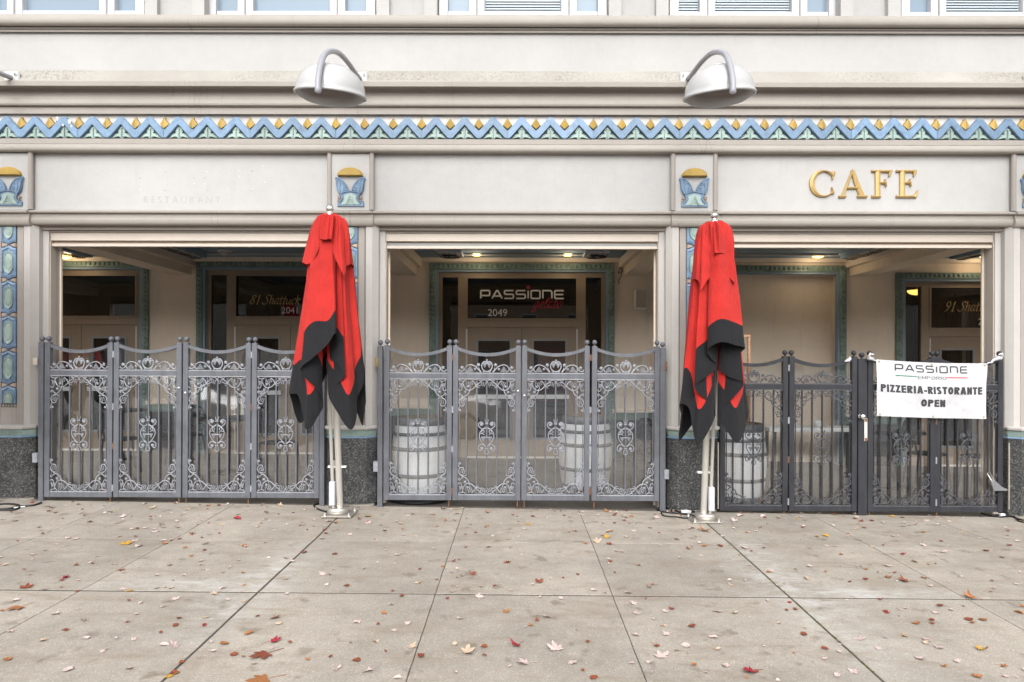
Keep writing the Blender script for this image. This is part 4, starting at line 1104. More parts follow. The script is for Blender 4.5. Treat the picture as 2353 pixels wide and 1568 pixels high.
HEM_L = [(-.215, -.20, .868, .30), (-.13, -.16, .98, .26), (-.06, -.10, 1.09, .24), (-.14, -.17, 1.26, .24), (-.275, -.23, 1.43, .24), (-.16, -.255, 1.55, .22), (-.02, -.285, 1.68, .21), (.055, -.30, 1.79, .20), (.060, -.22, 1.72, .2), (.0, -.12, 1.57, .2), (.08, -.18, 1.48, .22), (.152, -.225, 1.40, .23), (.07, -.16, 1.31, .23), (-.02, -.10, 1.22, .24), (.07, -.16, 1.03, .27), (.19, -.20, .868, .30), (.26, -.14, .98, .28), (.27, -.06, 1.16, .26), (.315, -.03, 1.30, .24), (.350, .02, 1.43, .22),
         (.335, .08, 1.1, .27), (.315, .10, .91, .30), (.20, .14, 1.15, .24), (.05, .22, 1.5, .2), (-.12, .14, 1.2, .24), (-.28, .14, .93, .3), (-.385, .02, 1.20, .26), (-.385, -.06, 1.21, .26), (-.29, -.10, 1.19, .26), (-.27, -.16, 1.0, .28)]
CAP_L = [(-.238, -.02, 2.47, .01), (-.185, -.10, 2.455, .01), (-.12, -.16, 2.55, .01), (-.075, -.13, 2.66, .01), (-.088, -.185, 2.69, .01), (-.04, -.195, 2.685, .01), (.008, -.185, 2.69, .01), (.012, -.13, 2.62, .01), (.06, -.18, 2.48, .01), (.128, -.215, 2.35, .01), (.14, -.14, 2.42, .01), (.19, -.05, 2.46, .01), (.19, .10, 2.42, .01), (.05, .18, 2.6, .01), (-.12, .16, 2.5, .01), (-.22, .10, 2.44, .01)]
CAP_R = [(-.19, -.02, 2.365, .01), (-.15, -.12, 2.36, .01), (-.125, -.185, 2.26, .01), (-.06, -.17, 2.36, .01), (-.01, -.13, 2.44, .01), (-.005, -.175, 2.60, .01), (.035, -.195, 2.615, .01), (.078, -.18, 2.61, .01), (.08, -.13, 2.52, .01), (.13, -.17, 2.40, .01), (.175, -.19, 2.32, .01), (.172, -.10, 2.38, .01), (.18, .02, 2.40, .01), (.16, .13, 2.36, .01), (.02, .18, 2.55, .01), (-.14, .14, 2.38, .01)]
def umbrella(ut, vt, ub, vb_, hem, cap, label, zshift=0.0, ctop=2.925):
    Yt, Yb = 6.17-D, 6.54-D
    top = P(ut, vt, Yt); base = P(ub, vb_, Yb); base.z = G(base.x, base.y)
    root = thing('umbrella', label, 'umbrella', base, 0, 'closed patio umbrellas')
    T_ = top-base; dr = T_.normalized()
    # canopy axis (hangs straight down from the head)
    ax = Vector((top.x, top.y, 0))-Vector((base.x, base.y, base.z))
    # control points were measured at the head's distance: bring them to their true place at their own depth
    def true(q): k = (6.17+q[1])/6.17; return ((q[0]+top.x)*k-top.x, q[1], ZC+(q[2]-ZC)*k, q[3])
    hem = [true(q) for q in hem]; cap = [true(q) for q in cap]
    hem = [(x, y, z, (0.34 if (z < 1.66 and y < -0.07 and z > 0.92) else b_*1.08)) for x, y, z, b_ in hem]
    m, bd = canopy_strip([(x, y, z+zshift, b_) for x, y, z, b_ in hem], 0.125, ctop+zshift, 26, 7, 0.03)
    can = m.build('canopy', M['red'], root); can.location = ax
    bo = bd.build('border', M['black'], can)
    c, ce = canopy_strip([(x*1.10, y*1.14, z+zshift, b_) for x, y, z, b_ in cap], 0.136, ctop+zshift+0.012, 14, 1, 0.02)
    vc = c.build('vent_cap', M['red'], root); vc.location = ax; ce.build('hem', M['red'], vc)
    for k, nm in ((0.0, 'canopy'),): pass
    # pole, twin tube, base
    b = MB(); b.tube([Vector((0, 0, 0.03)), T_ - dr*0.02], 0.032, 16); b.build('pole', M['alu_pole'], root)
    sd = -1 if ut < 1187 else 1
    off = Vector((0.062*sd, -0.018, 0))
    b = MB(); b.tube([off+Vector((0, 0, 0.05)), off+T_*0.52], 0.017, 10); b.build('mast_tube', M['alu_pole'], root)
    b = MB(); b.box(-0.15, 0.15, -0.15, 0.15, 0.004, 0.016, 0, 0.003); pl_ = b.build('base_plate', M['steel'], root)
    for sx_ in (-1, 1):
        for sy_ in (-1, 1):
            c = MB(); c.lathe([(0.014, 0.016), (0.014, 0.026), (0.008, 0.027), (0.008, 0.045), (0, 0.046)], (sx_*0.12, sy_*0.12, 0), 8); c.build('bolt', M['steel'], pl_)
    b = MB(); b.lathe([(0.09, 0.016), (0.105, 0.018), (0.105, 0.072), (0.095, 0.078), (0.05, 0.08), (0, 0.08)], (0.02*sd, 0, 0), 24); b.build('base_collar', M['steel'], root)
    b = MB(); b.box(off.x-0.028, off.x+0.028, -0.085, -0.035, 0.11, 0.35, 0, 0.006); b.build('motor_box', M['grey_box'], root)
    b = MB(); b.box(off.x-0.012, off.x+0.012, -0.055, -0.04, 0.35, 0.62, 0, 0.002); b.build('drive_rod', M['iron'], root)
    b = MB(); b.box(-0.075 if sd > 0 else -0.11, 0.075, -0.062, -0.02, 0.485, 0.505, 0, 0.003); b.box(off.x-0.015, off.x+0.02, -0.07, -0.03, 0.505, 0.56, 0, 0.003); b.build('clamp', M['white'], root)
    b = MB(); zt_ = T_+Vector((0, 0, -0.01))
    z0 = ctop+zshift-base.z-0.01
    b.lathe([(0.040, z0), (0.042, z0+0.012), (0.026, z0+0.022), (0.024, z0+0.035)], (T_.x, T_.y, 0), 16); b.sphere((T_.x, T_.y, z0+0.064), 0.036, 16, 0, (1, 1, 1.15 if sd < 0 else 1.0)); b.build('finial', M['chrome'], root)
    return root
umbrella(757.5, 475, 782, 1190, HEM_L, CAP_L, 'closed red and black umbrella in front of the left-centre pillar', 0.05, 2.985-0.05)
umbrella(1641, 505, 1617, 1205, HEM_R, CAP_R, 'closed red and black umbrella in front of the right-centre pillar')
umbrella(-96, 475, -66, 1175, HEM_L, CAP_L, 'edge of a black-hemmed umbrella cut off by the left picture border', 0.06, 2.985-0.05)

# ================================================================== wall lamps
def wall_lamp(ub, label, lean):
    Xb = PX(ub); zb_ = PZ(181, -0.09)
    root = thing('wall_lamp', label, 'lamp', (Xb, 0, zb_), 0, 'gooseneck wall lamps')
    b = MB(); b.box(-0.085, 0.085, -0.115, -0.085, -0.07, 0.065, 0, 0.012); b.lathe([(0.012, -0.125), (0.012, -0.114)], (0.05, 0, 0.02), 8, axis='y'); b.lathe([(0.012, -0.125), (0.012, -0.114)], (-0.05, 0, 0.02), 8, axis='y'); b.build('bracket', M['lamp_white'], root)
    arm = crom([(0, -0.115, -0.01), (0, -0.30, -0.035), (0, -0.60, -0.065), (0, -0.90, -0.125), (0, -1.14, -0.22), (0, -1.34, -0.34), (0, -1.47, -0.50), (0, -1.535, -0.66), (0, -1.535, -0.76)], 5)
    n = len(arm); b = MB(); b.tube(arm, [0.025]*(n-4)+[0.025, 0.028, 0.030, 0.022], 10); b.build('arm', M['lamp_arm'], root)
    # dome: shallow bowl, rim tilted up towards the street
    dome = MB(); rr = 0.305; pr = []
    for k in range(13):
        a = math.pi/2*k/12; pr.append((rr*math.sin(a)**0.9, 0.245*math.cos(a)))
    pr += [(rr+0.012, -0.006), (rr+0.012, -0.022), (rr-0.004, -0.024)]
    dome.lathe(pr, (0, 0, 0), 32); ds = dome.build('shade', M['lamp_white'], root)
    ds.location = (0, -1.17, -0.615); ds.rotation_euler = (R(11.0), R(4.0*lean), 0)
    l = MB(); l.lathe([(rr-0.006, -0.016), (rr-0.03, -0.045), (rr-0.09, -0.075), (0.12, -0.095), (0, -0.10)], (0, 0, 0), 32); l.build('lens', M['lamp_lens'], ds)
    c = MB(); c.lathe([(0.03, 0.24), (0.025, 0.258), (0, 0.262)], (0, 0, 0), 10); c.build('cap', M['white'], ds)
wall_lamp(831, 'white dome lamp on arched grey arm above the left umbrella', 1)
wall_lamp(1573, 'white dome lamp on arched grey arm above the right umbrella', -1)
wall_lamp(43, 'lamp arm and bracket at the far left edge of the wall', 1)
wall_lamp(2352, 'lamp bracket at the far right edge of the wall', -1)

# ================================================================== barrels
def barrel(u, v, Yb, label, dia=0.62, h=0.89, stand=False, rz=0.0):
    X = PX(u, Yb); z0 = G(X, Yb)
    root = thing('barrel', label, 'barrel', (X, Yb, z0 + (0.035 if stand else 0)), rz, 'white wine barrels')
    rb = dia/2; re = rb*0.83
    prof = lambda t_: re+(rb-re)*(1-(2*t_-1)**2)
    n = 24
    for k in range(n):
        b = MB(); a0 = 2*math.pi*k/n+0.0016; a1 = 2*math.pi*(k+1)/n-0.0016; vs = []; m = 12
        for i in range(m+1):
            t_ = i/m; r = prof(t_)
            for a in (a0, (a0+a1)/2, a1): vs.append((r*math.cos(a), r*math.sin(a), h*t_))
        b.add(vs, [(i*3+j, i*3+j+1, (i+1)*3+j+1, (i+1)*3+j) for i in range(m) for j in range(2)], 0, True)
        b.build('stave', M['barrel_white'], root)
    b = MB(); b.lathe([(prof(t_/10)-0.006, h*t_/10) for t_ in range(11)], (0, 0, 0), 24); b.build('seam', M['wood'], root)
    for (t0, t1) in ((0.0, 0.07), (0.262, 0.312), (0.592, 0.642), (0.775, 0.818), (0.90, 1.0)):
        b = MB(); b.lathe([(prof(t0)+0.0005, h*t0), (prof(t0)+0.005, h*t0+0.002), (prof(t1)+0.005, h*t1-0.002), (prof(t1)+0.0005, h*t1)], (0, 0, 0), 36); b.build('hoop', M['hoop'], root)
    b = MB(); b.lathe([(re+0.004, h), (re-0.022, h+0.002), (re-0.026, h-0.03), (0, h-0.03)], (0, 0, 0), 32, smooth=False); b.build('head', M['wood'], root)
    b = MB(); b.lathe([(0.02, prof(0.5)+0.004), (0.02, prof(0.5)-0.01)], (0, 0, h*0.5), 10, axis='x'); b.build('bung', M['wood'], root)
    if stand:
        b = MB(); b.lathe([(0, -0.032), (0.35, -0.032), (0.365, -0.026), (0.365, -0.008), (0.34, -0.002), (0, -0.002)], (0, 0, 0), 40); b.build('round_stand', M['black_iron'], root)
    return root
barrel(965.5, 1150, 0.40, 'white barrel on a round dark stand behind the middle gates, at left', 0.635, 0.90, True, 0.4)
barrel(1345, 1110, 1.25, 'white barrel behind the middle gates, at right', 0.675, 0.91, False, 1.3)
barrel(1697, 1155, 0.68, 'white barrel behind the charcoal gates beside the right umbrella', 0.63, 0.90, False, R(200))

# ================================================================== tables and chairs in the porch
def table(X, Y, label, r=0.36):
    z = G(X, Y); root = thing('bistro_table', label, 'table', (X, Y, z), 0, 'bistro tables')
    b = MB(); b.lathe([(0, 0.715), (r-0.01, 0.715), (r, 0.722), (r, 0.738), (r-0.01, 0.745), (0, 0.745)], (0, 0, 0), 28); b.build('table_top', M['black_iron'], root)
    b = MB(); b.lathe([(0.028, 0.03), (0.028, 0.70), (0.11, 0.714)], (0, 0, 0), 12); b.build('column', M['black_iron'], root)
    b = MB(); b.lathe([(0.25, 0.0), (0.255, 0.012), (0.20, 0.028), (0.06, 0.045), (0.028, 0.08)], (0, 0, 0), 24); b.build('base', M['black_iron'], root)
def chair(X, Y, rz, label):
    z = G(X, Y); root = thing('bistro_chair', label, 'chair', (X, Y, z), rz, 'ornate black bistro chairs')
    for sx_ in (-1, 1):
        b = MB(); b.tube([(sx_*0.17, -0.17, 0.44), (sx_*0.19, -0.21, 0)], 0.013, 7); b.build('leg', M['black_iron'], root)
        b = MB(); b.tube([(sx_*0.16, 0.17, 0.44), (sx_*0.19, 0.23, 0)], 0.013, 7); b.build('leg', M['black_iron'], root)
    b = MB(); b.lathe([(0.215, 0.43), (0.222, 0.44), (0.215, 0.452), (0.17, 0.455)], (0, 0, 0), 28)
    for k in range(5):
        w_ = math.sqrt(max(0, 0.2**2-((k-2)*0.075)**2)); b.tube([(-w_, (k-2)*0.075, 0.448), (w_, (k-2)*0.075, 0.448)], 0.008, 5); b.tube([((k-2)*0.075, -w_, 0.449), ((k-2)*0.075, w_, 0.449)], 0.008, 5)
    b.build('seat', M['black_iron'], root)
    b = MB(); arc = [(0.205*math.cos(a), 0.19+0.02, 0.44+0.44*math.sin(a)) for a in [math.pi*k/16 for k in range(17)]]
    b.tube([(x, y+0.05*(z_-0.44)/0.44, z_) for x, y, z_ in arc], 0.013, 7)
    for (cx, cz, rr) in ((0, 0.66, 0.075), (-0.09, 0.57, 0.05), (0.09, 0.57, 0.05), (-0.10, 0.71, 0.045), (0.10, 0.71, 0.045), (0, 0.80, 0.05), (0, 0.53, 0.045)):
        b.tube([(cx+rr*math.cos(a), 0.225+0.11*(cz-0.5), cz+rr*math.sin(a)) for a in [2*math.pi*k/12 for k in range(12)]], 0.008, 5, closed=True)
    for k in range(5):
        a = math.pi*(k+1)/6; b.tube([(0.075*math.cos(a), 0.24, 0.66+0.075*math.sin(a)), (0.2*math.cos(a), 0.25, 0.44+0.44*math.sin(a))], 0.006, 5)
    b.build('backrest', M['black_iron'], root)
table(-6.05, 2.9, 'round black table behind the left gates near the brown doors')
chair(-5.35, 1.75, 2.3, 'ornate black chair behind the far left gate leaf'); chair(-4.75, 2.3, -2.2, 'ornate black chair behind the second gate leaf of the left bay')
table(-3.95, 1.9, 'round black table behind the third gate leaf of the left bay', 0.40); chair(-3.2, 1.7, 1.2, 'ornate black chair behind the left umbrella side of the left bay')
table(2.15, 2.2, 'round black table behind the right end of the middle gates'); chair(1.75, 1.6, 2.8, 'ornate black chair right of the right middle-bay barrel')
table(5.05, 1.65, 'round black table behind the charcoal leaf left of the banner foot'); chair(5.55, 1.75, 1.4, 'ornate black chair behind the banner, left one'); chair(6.15, 1.55, -1.8, 'ornate black chair behind the banner, right one'); table(6.75, 1.75, 'round black table behind the rightmost charcoal gate leaf')
root = thing('side_table', 'long white table with two cups behind the charcoal gates', 'table', (4.55, 3.0, G(4.55, 3.0)))
b = MB(); b.box(-0.72, 0.72, -0.2, 0.2, 0.60, 0.66, 0, 0.006); b.build('table_top', M['white'], root)
for sx_ in (-1, 1):
    for sy_ in (-1, 1):
        b = MB(); b.box(sx_*0.62-0.02, sx_*0.62+0.02, sy_*0.15-0.02, sy_*0.15+0.02, 0, 0.5995); b.build('leg', M['black_iron'], root)
for q, x in enumerate((4.25, 4.62)):
    b = MB(); b.lathe([(0, 0), (0.045, 0), (0.07, 0.10), (0.066, 0.10), (0.042, 0.008), (0, 0.008)], (0, 0, 0), 14); o = b.build('cup', M['white']); o.location = (x, 2.93, G(4.55, 3)+0.661)
    tag(o, 'white cup on the long white table, ' + ('left one' if q == 0 else 'right one'), 'cup', 'white cups')
# copper-framed menu board
p = P(1702, 838, 1.6); root = thing('menu_board', 'copper framed board standing behind the right umbrella', 'sign', (p.x, p.y, G(p.x, 1.6)))
zt_ = PZ(768, 1.6)-G(p.x, 1.6); zl = zt_-0.75
for (x0, x1, z0, z1) in ((-0.16, 0.125, zt_-0.035, zt_), (0.09, 0.125, 0.0, zt_-0.036), (-0.16, -0.125, 0.0, zt_-0.036), (-0.124, 0.089, zl, zl+0.035)):
    b = MB(); b.box(x0, x1, -0.02, 0.02, z0, z1, 0, 0.004); b.build('frame', M['copper'], root)
b = MB(); b.box(-0.123, 0.088, -0.008, 0.008, zl+0.036, zt_-0.037); b.build('panel', M['frame_brown'], root)

# ================================================================== things inside the rooms
def panelled(name, label, cat, x0, x1, y0, y1, z1, n, mat):
    g_ = G((x0+x1)/2, 1); root = thing(name, label, cat, ((x0+x1)/2, y0, g_)); w_ = (x1-x0)/2
    b = MB(); b.box(-w_, w_, 0.0, y1-y0, 0, z1, 0, 0.01); b.build('carcass', mat, root)
    for k in range(n):
        xa = -w_+2*w_*k/n+0.03; xb = -w_+2*w_*(k+1)/n-0.03; b = MB(); b.box(xa, xb, -0.02, -0.001, 0.08, z1-0.08, 0, 0.006); b.build('door_panel', mat, root)
    b = MB(); b.box(-w_-0.02, w_+0.02, -0.04, y1-y0+0.02, z1+0.001, z1+0.035, 0, 0.005); b.build('top', M['wood'], root)
panelled('cabinet', 'reddish wood cabinet seen through the far left transom', 'cabinet', -6.95, -5.75, 5.2, 5.8, 2.0, 4, M['cabinet'])
panelled('cabinet', 'reddish wood cabinet seen through the sidelight of the left bay doors', 'cabinet', -5.3, -4.3, 5.0, 5.6, 1.95, 4, M['cabinet'])
panelled('display_counter', 'grey counter seen through the left middle door glass', 'counter', -0.95, 0.0, 4.9, 5.5, 1.5, 2, M['grey_trim'])
b = MB(); b.box(-0.42, 0.42, 0, 0.03, 0.9, 2.0, 0, 0.004); o = b.build('poster', M['pink']); o.location = (0.72, 4.15, 0); tag(o, 'magenta poster board behind the right middle door glass', 'poster')
def curtain(x0, x1, y, z0, z1, label, mat):
    b = MB(); n = 40; vs = []
    for i in range(n+1):
        x = x0+(x1-x0)*i/n; yy = y+0.05*math.sin(i*1.35)+0.015*math.sin(i*3.1); vs += [(x, yy, z0), (x, yy, z1)]
    b.add(vs, [(i*2, i*2+2, i*2+3, i*2+1) for i in range(n)], 0, True); tag(b.build('curtain', mat), label, 'curtain')
curtain(-3.55, -3.05, 4.6, 0.3, 2.7, 'dark red curtain behind the left bay transom', M['curtain'])
curtain(7.0, 7.55, 4.4, 0.2, 2.62, 'dark red curtain behind the far right door glass', M['curtain']); curtain(7.6, 8.1, 4.45, 0.2, 2.62, 'grey curtain behind the far right door glass', M['grey_trim'])
for (x, y, z, lab) in ((-6.72, 4.9, 2.83, 'lit amber pendant bowl seen through the far left transom'), (7.55, 5.2, 2.95, 'lit amber pendant bowl seen through the far right transom')):
    root = thing('pendant_lamp', lab, 'lamp', (x, y, z), 0, 'pendant lamps inside the rooms')
    b = MB(); b.lathe([(0.16*math.sin(math.pi/2*k/6), -0.09*math.cos(math.pi/2*k/6)) for k in range(7)], (0, 0, 0), 18); b.build('bowl', M['bulb'], root)
    b = MB(); b.tube([(0, 0, -0.02), (0, 0, 3.26-z)], 0.012, 6); b.build('rod', M['brass'], root)

# ================================================================== ceiling fittings
def ceiling_lamp(u, v, label, lit=True, globe=False):
    d = (ZCL-ZC-0.02)*F/(V0-v); X = (u-U0)*d/F; Y = d-D
    root = thing('ceiling_lamp', label, 'lamp', (X, min(Y, 3.2), ZCL-0.001), 0, 'porch ceiling lamps')
    b = MB(); b.lathe([(0.10, 0.0), (0.105, -0.008), (0.095, -0.015), (0.08, -0.012)], (0, 0, 0), 20); b.build('trim_ring', M['white'], root)
    b = MB(); dd = 0.075 if globe else 0.03; b.lathe([(0.085*math.cos(math.pi/2*k/7), -0.01-dd*math.sin(math.pi/2*k/7)) for k in range(8)], (0, 0, 0), 20); b.build('dome', M['bulb'] if lit else M['stucco'], root)
    if lit:
        li = bpy.data.lights.new('lamp_glow', 'POINT'); li.energy = 1.6; li.color = (1, 0.80, 0.55); li.shadow_soft_size = 0.07
        lo = link('lamp_glow', li, root, (0, 0, -0.16))
ceiling_lamp(152, 589, 'lit amber dome lamp on the porch ceiling at far left', True, True)
ceiling_lamp(516, 581, 'unlit pale dome lamp on the left bay ceiling', False, True)
ceiling_lamp(1095, 586, 'lit recessed lamp on the middle bay ceiling, left of centre')
ceiling_lamp(1304, 586, 'lit recessed lamp on the middle bay ceiling, right of centre')
ceiling_lamp(1876, 590, 'lit recessed lamp on the right bay ceiling above the blank niche')
ceiling_lamp(2248, 593, 'lit recessed lamp on the ceiling at the far right', True)
def heater(X, y0, y1, label):
    root = thing('ceiling_heater', label, 'heater', (X, y0, ZCL), 0, 'long ceiling heaters')
    L_ = y1-y0
    b = MB(); b.box(-0.11, 0.11, 0, L_, -0.10, -0.004, 0, 0.01); b.build('housing', M['porch_blue'], root)
    b = MB(); b.box(-0.075, 0.075, 0.1, L_-0.1, -0.105, -0.101); b.build('reflector', M['steel'], root)
    for x in (-0.05, 0, 0.05):
        b = MB(); b.tube([(x, 0.1, -0.125), (x, L_-0.1, -0.125)], 0.005, 5); b.build('guard_wire', M['black_iron'], root)
    for k in range(6):
        b = MB(); yy = 0.12+(L_-0.24)*k/5; b.tube([(-0.08, yy, -0.102), (-0.06, yy, -0.128), (0.06, yy, -0.128), (0.08, yy, -0.102)], 0.005, 5); b.build('guard_wire', M['black_iron'], root)
heater(-4.87, 1.1, 2.95, 'long ceiling heater with wire guard in the left bay'); heater(5.08, 1.1, 2.95, 'long ceiling heater with wire guard in the right bay')
heater(-6.62, 1.3, 2.95, 'long ceiling heater beside the far left amber lamp'); heater(6.75, 1.3, 2.95, 'long ceiling heater beside the far right lamp')
def fan(X, label):
    root = thing('ceiling_fan_heater', label, 'heater', (X, 2.95, ZCL), 0, 'square ceiling fan heaters')
    b = MB(); b.box(-0.19, 0.19, -0.19, 0.19, -0.05, -0.003, 0, 0.006); b.build('plate', M['grey_box'], root)
    for r in (0.15, 0.10):
        b = MB(); b.tube([(r*math.cos(a), r*math.sin(a), -0.075) for a in [2*math.pi*k/20 for k in range(20)]], 0.008, 6, closed=True); b.build('guard_ring', M['black_iron'], root)
    for k in range(5):
        x = -0.17+0.085*k; b = MB(); b.tube([(x, -0.18, -0.055), (x, 0.18, -0.055)], 0.006, 5); b.build('guard_wire', M['black_iron'], root)
    for k in range(3):
        a = k*2.09; b = MB(); b.tube([(0, 0, -0.06), (0.16*math.cos(a), 0.16*math.sin(a), -0.075)], 0.012, 5); b.build('spoke', M['black_iron'], root)
fan(-1.02, 'square wire-guarded fan heater on the middle bay ceiling, left one'); fan(1.22, 'square wire-guarded fan heater on the middle bay ceiling, right one')
# wall speaker and dangling wires
p = P(1469, 689, YB); root = thing('wall_speaker', 'small cream loudspeaker on the porch wall right of the middle doors', 'speaker', p)
b = MB(); b.box(-0.10, 0.10, -0.13, -0.02, -0.17, 0.17, 0, 0.03); b.build('cabinet', M['white'], root)
b = MB(); b.box(-0.08, 0.08, -0.134, -0.131, -0.14, 0.14); b.build('grille', M['frame_tan'], root); b = MB(); b.box(-0.03, 0.03, -0.02, 0.0, -0.05, 0.05); b.build('bracket', M['white'], root)
def wire(pts, label, r=0.006, cat='cable', grp=None, mat='cable'):
    b = MB(); b.tube(crom([tuple(p) for p in pts], 5), r, 6); return tag(b.build('cable', M[mat]), label, cat, grp)
wire([P(1425, 598, YB-0.03), P(1423, 612, YB-0.05), P(1431, 622, YB-0.08), P(1420, 628, YB-0.05), P(1428, 615, YB-0.05), P(1427, 634, YB-0.05), P(1421, 645, YB-0.03), P(1423, 652, YB-0.03)], 'thin black wire dangling from the ceiling right of the middle doors')
wire([P(665, 597, YB-0.03), P(662, 602, YB-0.06), P(666, 607, YB-0.04)], 'short black wire end on the left bay wall above the doors', 0.009)

# ================================================================== lettering
dg = None
def font_mesh(txt, size, shear=0.0, extrude=0.001, offset=0.0, xs=1.0, align='CENTER', space=1.0):
    cu = bpy.data.curves.new('lettering', 'FONT'); cu.body = txt; cu.size = size; cu.shear = shear; cu.extrude = extrude; cu.offset = offset
    cu.align_x = align; cu.space_character = space
    ob = bpy.data.objects.new('lettering', cu); col.objects.link(ob)
    me = bpy.data.meshes.new_from_object(ob.evaluated_get(bpy.context.evaluated_depsgraph_get()))
    bpy.data.objects.remove(ob)
    for v in me.vertices:       # stand the text up in the XZ plane
        x, y, z = v.co; v.co = (x*xs, -z, y)
    return me
def put_text(me, mat, parent, loc, name='lettering'):
    me.materials.clear(); me.materials.append(mat); return link(name, me, parent, loc)
def penned(glyphs, h, slant, nib, y0=-0.001, y1=0.001):
    """calligraphic strokes: glyph = (advance, [stroke, ...]) on a unit x-height grid; nib width varies with direction"""
    b = MB(); x0 = 0
    for adv, strokes in glyphs:
        for st in strokes:
            pts = crom([(x0+x+slant*y, y) for x, y in st], 5)
            pts = [(x*h, y*h) for x, y in pts]; ws = []
            for i in range(len(pts)):
                a, c = pts[max(0, i-1)], pts[min(len(pts)-1, i+1)]
                an = math.atan2(c[1]-a[1], c[0]-a[0]); ws.append(h*nib*(0.35+0.65*abs(math.sin(an-R(35)))))
            b.ribbon(pts, ws, y0, y1)
        x0 += adv
    return b, x0*h
GL = {
 '8': (0.95, [[(.45, .85), (.2, 1.1), (.35, 1.45), (.65, 1.5), (.8, 1.25), (.5, .9), (.15, .6), (.1, .25), (.35, 0), (.65, .1), (.75, .45), (.45, .85)]]),
 '1': (0.75, [[(.2, 1.2), (.45, 1.5), (.42, .8), (.4, 0)], [(.2, 0), (.6, 0)]]),
 '9': (0.95, [[(.75, 1.15), (.55, 1.5), (.2, 1.35), (.15, .95), (.4, .7), (.7, .9), (.78, 1.2), (.65, .6), (.3, .0), (.1, -.1)]]),
 ' ': (0.6, []),
 'S': (1.05, [[(.95, 1.35), (.7, 1.55), (.35, 1.4), (.35, 1.1), (.65, .75), (.7, .35), (.4, -.02), (.0, .05), (-.1, .3)]]),
 'h': (0.85, [[(.1, 1.6), (.12, .8), (.1, 0)], [(.12, .6), (.4, .95), (.6, .8), (.55, .3), (.6, .02), (.8, .12)]]),
 'a': (0.85, [[(.65, .85), (.35, .98), (.08, .5), (.15, .08), (.4, .08), (.62, .6), (.66, .9), (.6, .3), (.66, .02), (.85, .12)]]),
 't': (0.6, [[(.25, 1.35), (.2, .6), (.2, .12), (.35, 0), (.55, .12)], [(-.02, .93), (.5, .95)]]),
 'u': (0.9, [[(.1, .9), (.08, .3), (.25, .02), (.5, .25), (.65, .9), (.6, .3), (.68, .02), (.88, .12)]]),
 'c': (0.72, [[(.62, .8), (.4, .98), (.1, .6), (.12, .15), (.38, 0), (.65, .15)]]),
 'k': (0.85, [[(.1, 1.6), (.12, .8), (.1, 0)], [(.12, .5), (.4, .95), (.62, .85), (.4, .58), (.15, .5)], [(.25, .52), (.5, .1), (.8, .0)]]),
 'g': (0.9, [[(.65, .85), (.35, .98), (.08, .5), (.2, .1), (.45, .15), (.66, .9), (.55, .0), (.35, -.55), (.05, -.5), (.1, -.2), (.5, .0), (.85, .2)]]),
 'e': (0.75, [[(-.05, .15), (.3, .4), (.55, .75), (.35, .98), (.1, .6), (.15, .1), (.4, .02), (.75, .25)]]),
 'l': (0.55, [[(-.05, .15), (.25, .8), (.4, 1.45), (.2, 1.5), (.1, .6), (.15, .05), (.35, .02), (.55, .2)]]),
 'o': (0.85, [[(.4, .98), (.1, .7), (.08, .25), (.35, 0), (.62, .3), (.62, .75), (.4, .98), (.6, .8), (.85, .85)]]),
}
def script(txt, h, slant, nib): return penned([GL[c] for c in txt], h, slant, nib)
def box_letters(b, word, h, w, sp, lw, y0, y1, cut=False):
    """rounded techno capitals drawn with strokes"""
    r = 0.18*h
    def rc(pts): return pts
    x = 0
    for ch in word:
        def s(p): b.ribbon([(x+q[0]*w, q[1]*h) for q in p], lw, y0, y1)
        c1 = 0.14
        if ch == 'P':
            s([(0, 0), (0, 1-c1*0), ]); s([(0, 1), (1-c1, 1), (1-c1*.3, 1-c1*.3), (1, 1-c1), (1, .36+c1), (1-c1*.3, .36+c1*.3), (1-c1, .36), (0.02, .36)])
        elif ch == 'A': s([(-.06, 0), (.42, .96), (.5, 1), (.58, .96), (1.06, 0)]); s([(.2, .3), (.82, .3)])
        elif ch == 'S': s([(1, 1), (c1, 1), (c1*.3, 1-c1*.3), (0, 1-c1), (0, .52+c1), (c1*.3, .52+c1*.3), (c1, .52), (1-c1, .52), (1-c1*.3, .52-c1*.3), (1, .52-c1), (1, c1), (1-c1*.3, c1*.3), (1-c1, 0), (0, 0)])
        elif ch == 'I': s([(.0, 0), (.0, .98)])
        elif ch == 'O': b.ribbon([(x+q[0]*w, q[1]*h) for q in [(c1, 0), (c1*.3, c1*.3), (0, c1), (0, 1-c1), (c1*.3, 1-c1*.3), (c1, 1), (1-c1, 1), (1-c1*.3, 1-c1*.3), (1, 1-c1), (1, c1), (1-c1*.3, c1*.3), (1-c1, 0)]], lw, y0, y1, 0, True)
        elif ch == 'N': s([(0, 0), (0, 1), (1-c1*1.6, 1), (1-c1*.5, 1-c1*.5), (1, 1-c1*1.6), (1, 0)])
        elif ch == 'E': s([(1, 1), (c1, 1), (c1*.3, 1-c1*.3), (0, 1-c1), (0, c1), (c1*.3, c1*.3), (c1, 0), (1, 0)]); s([(.02, .5), (.95, .5)])
        x += (0 if ch == 'I' else w) + sp
    return x - sp
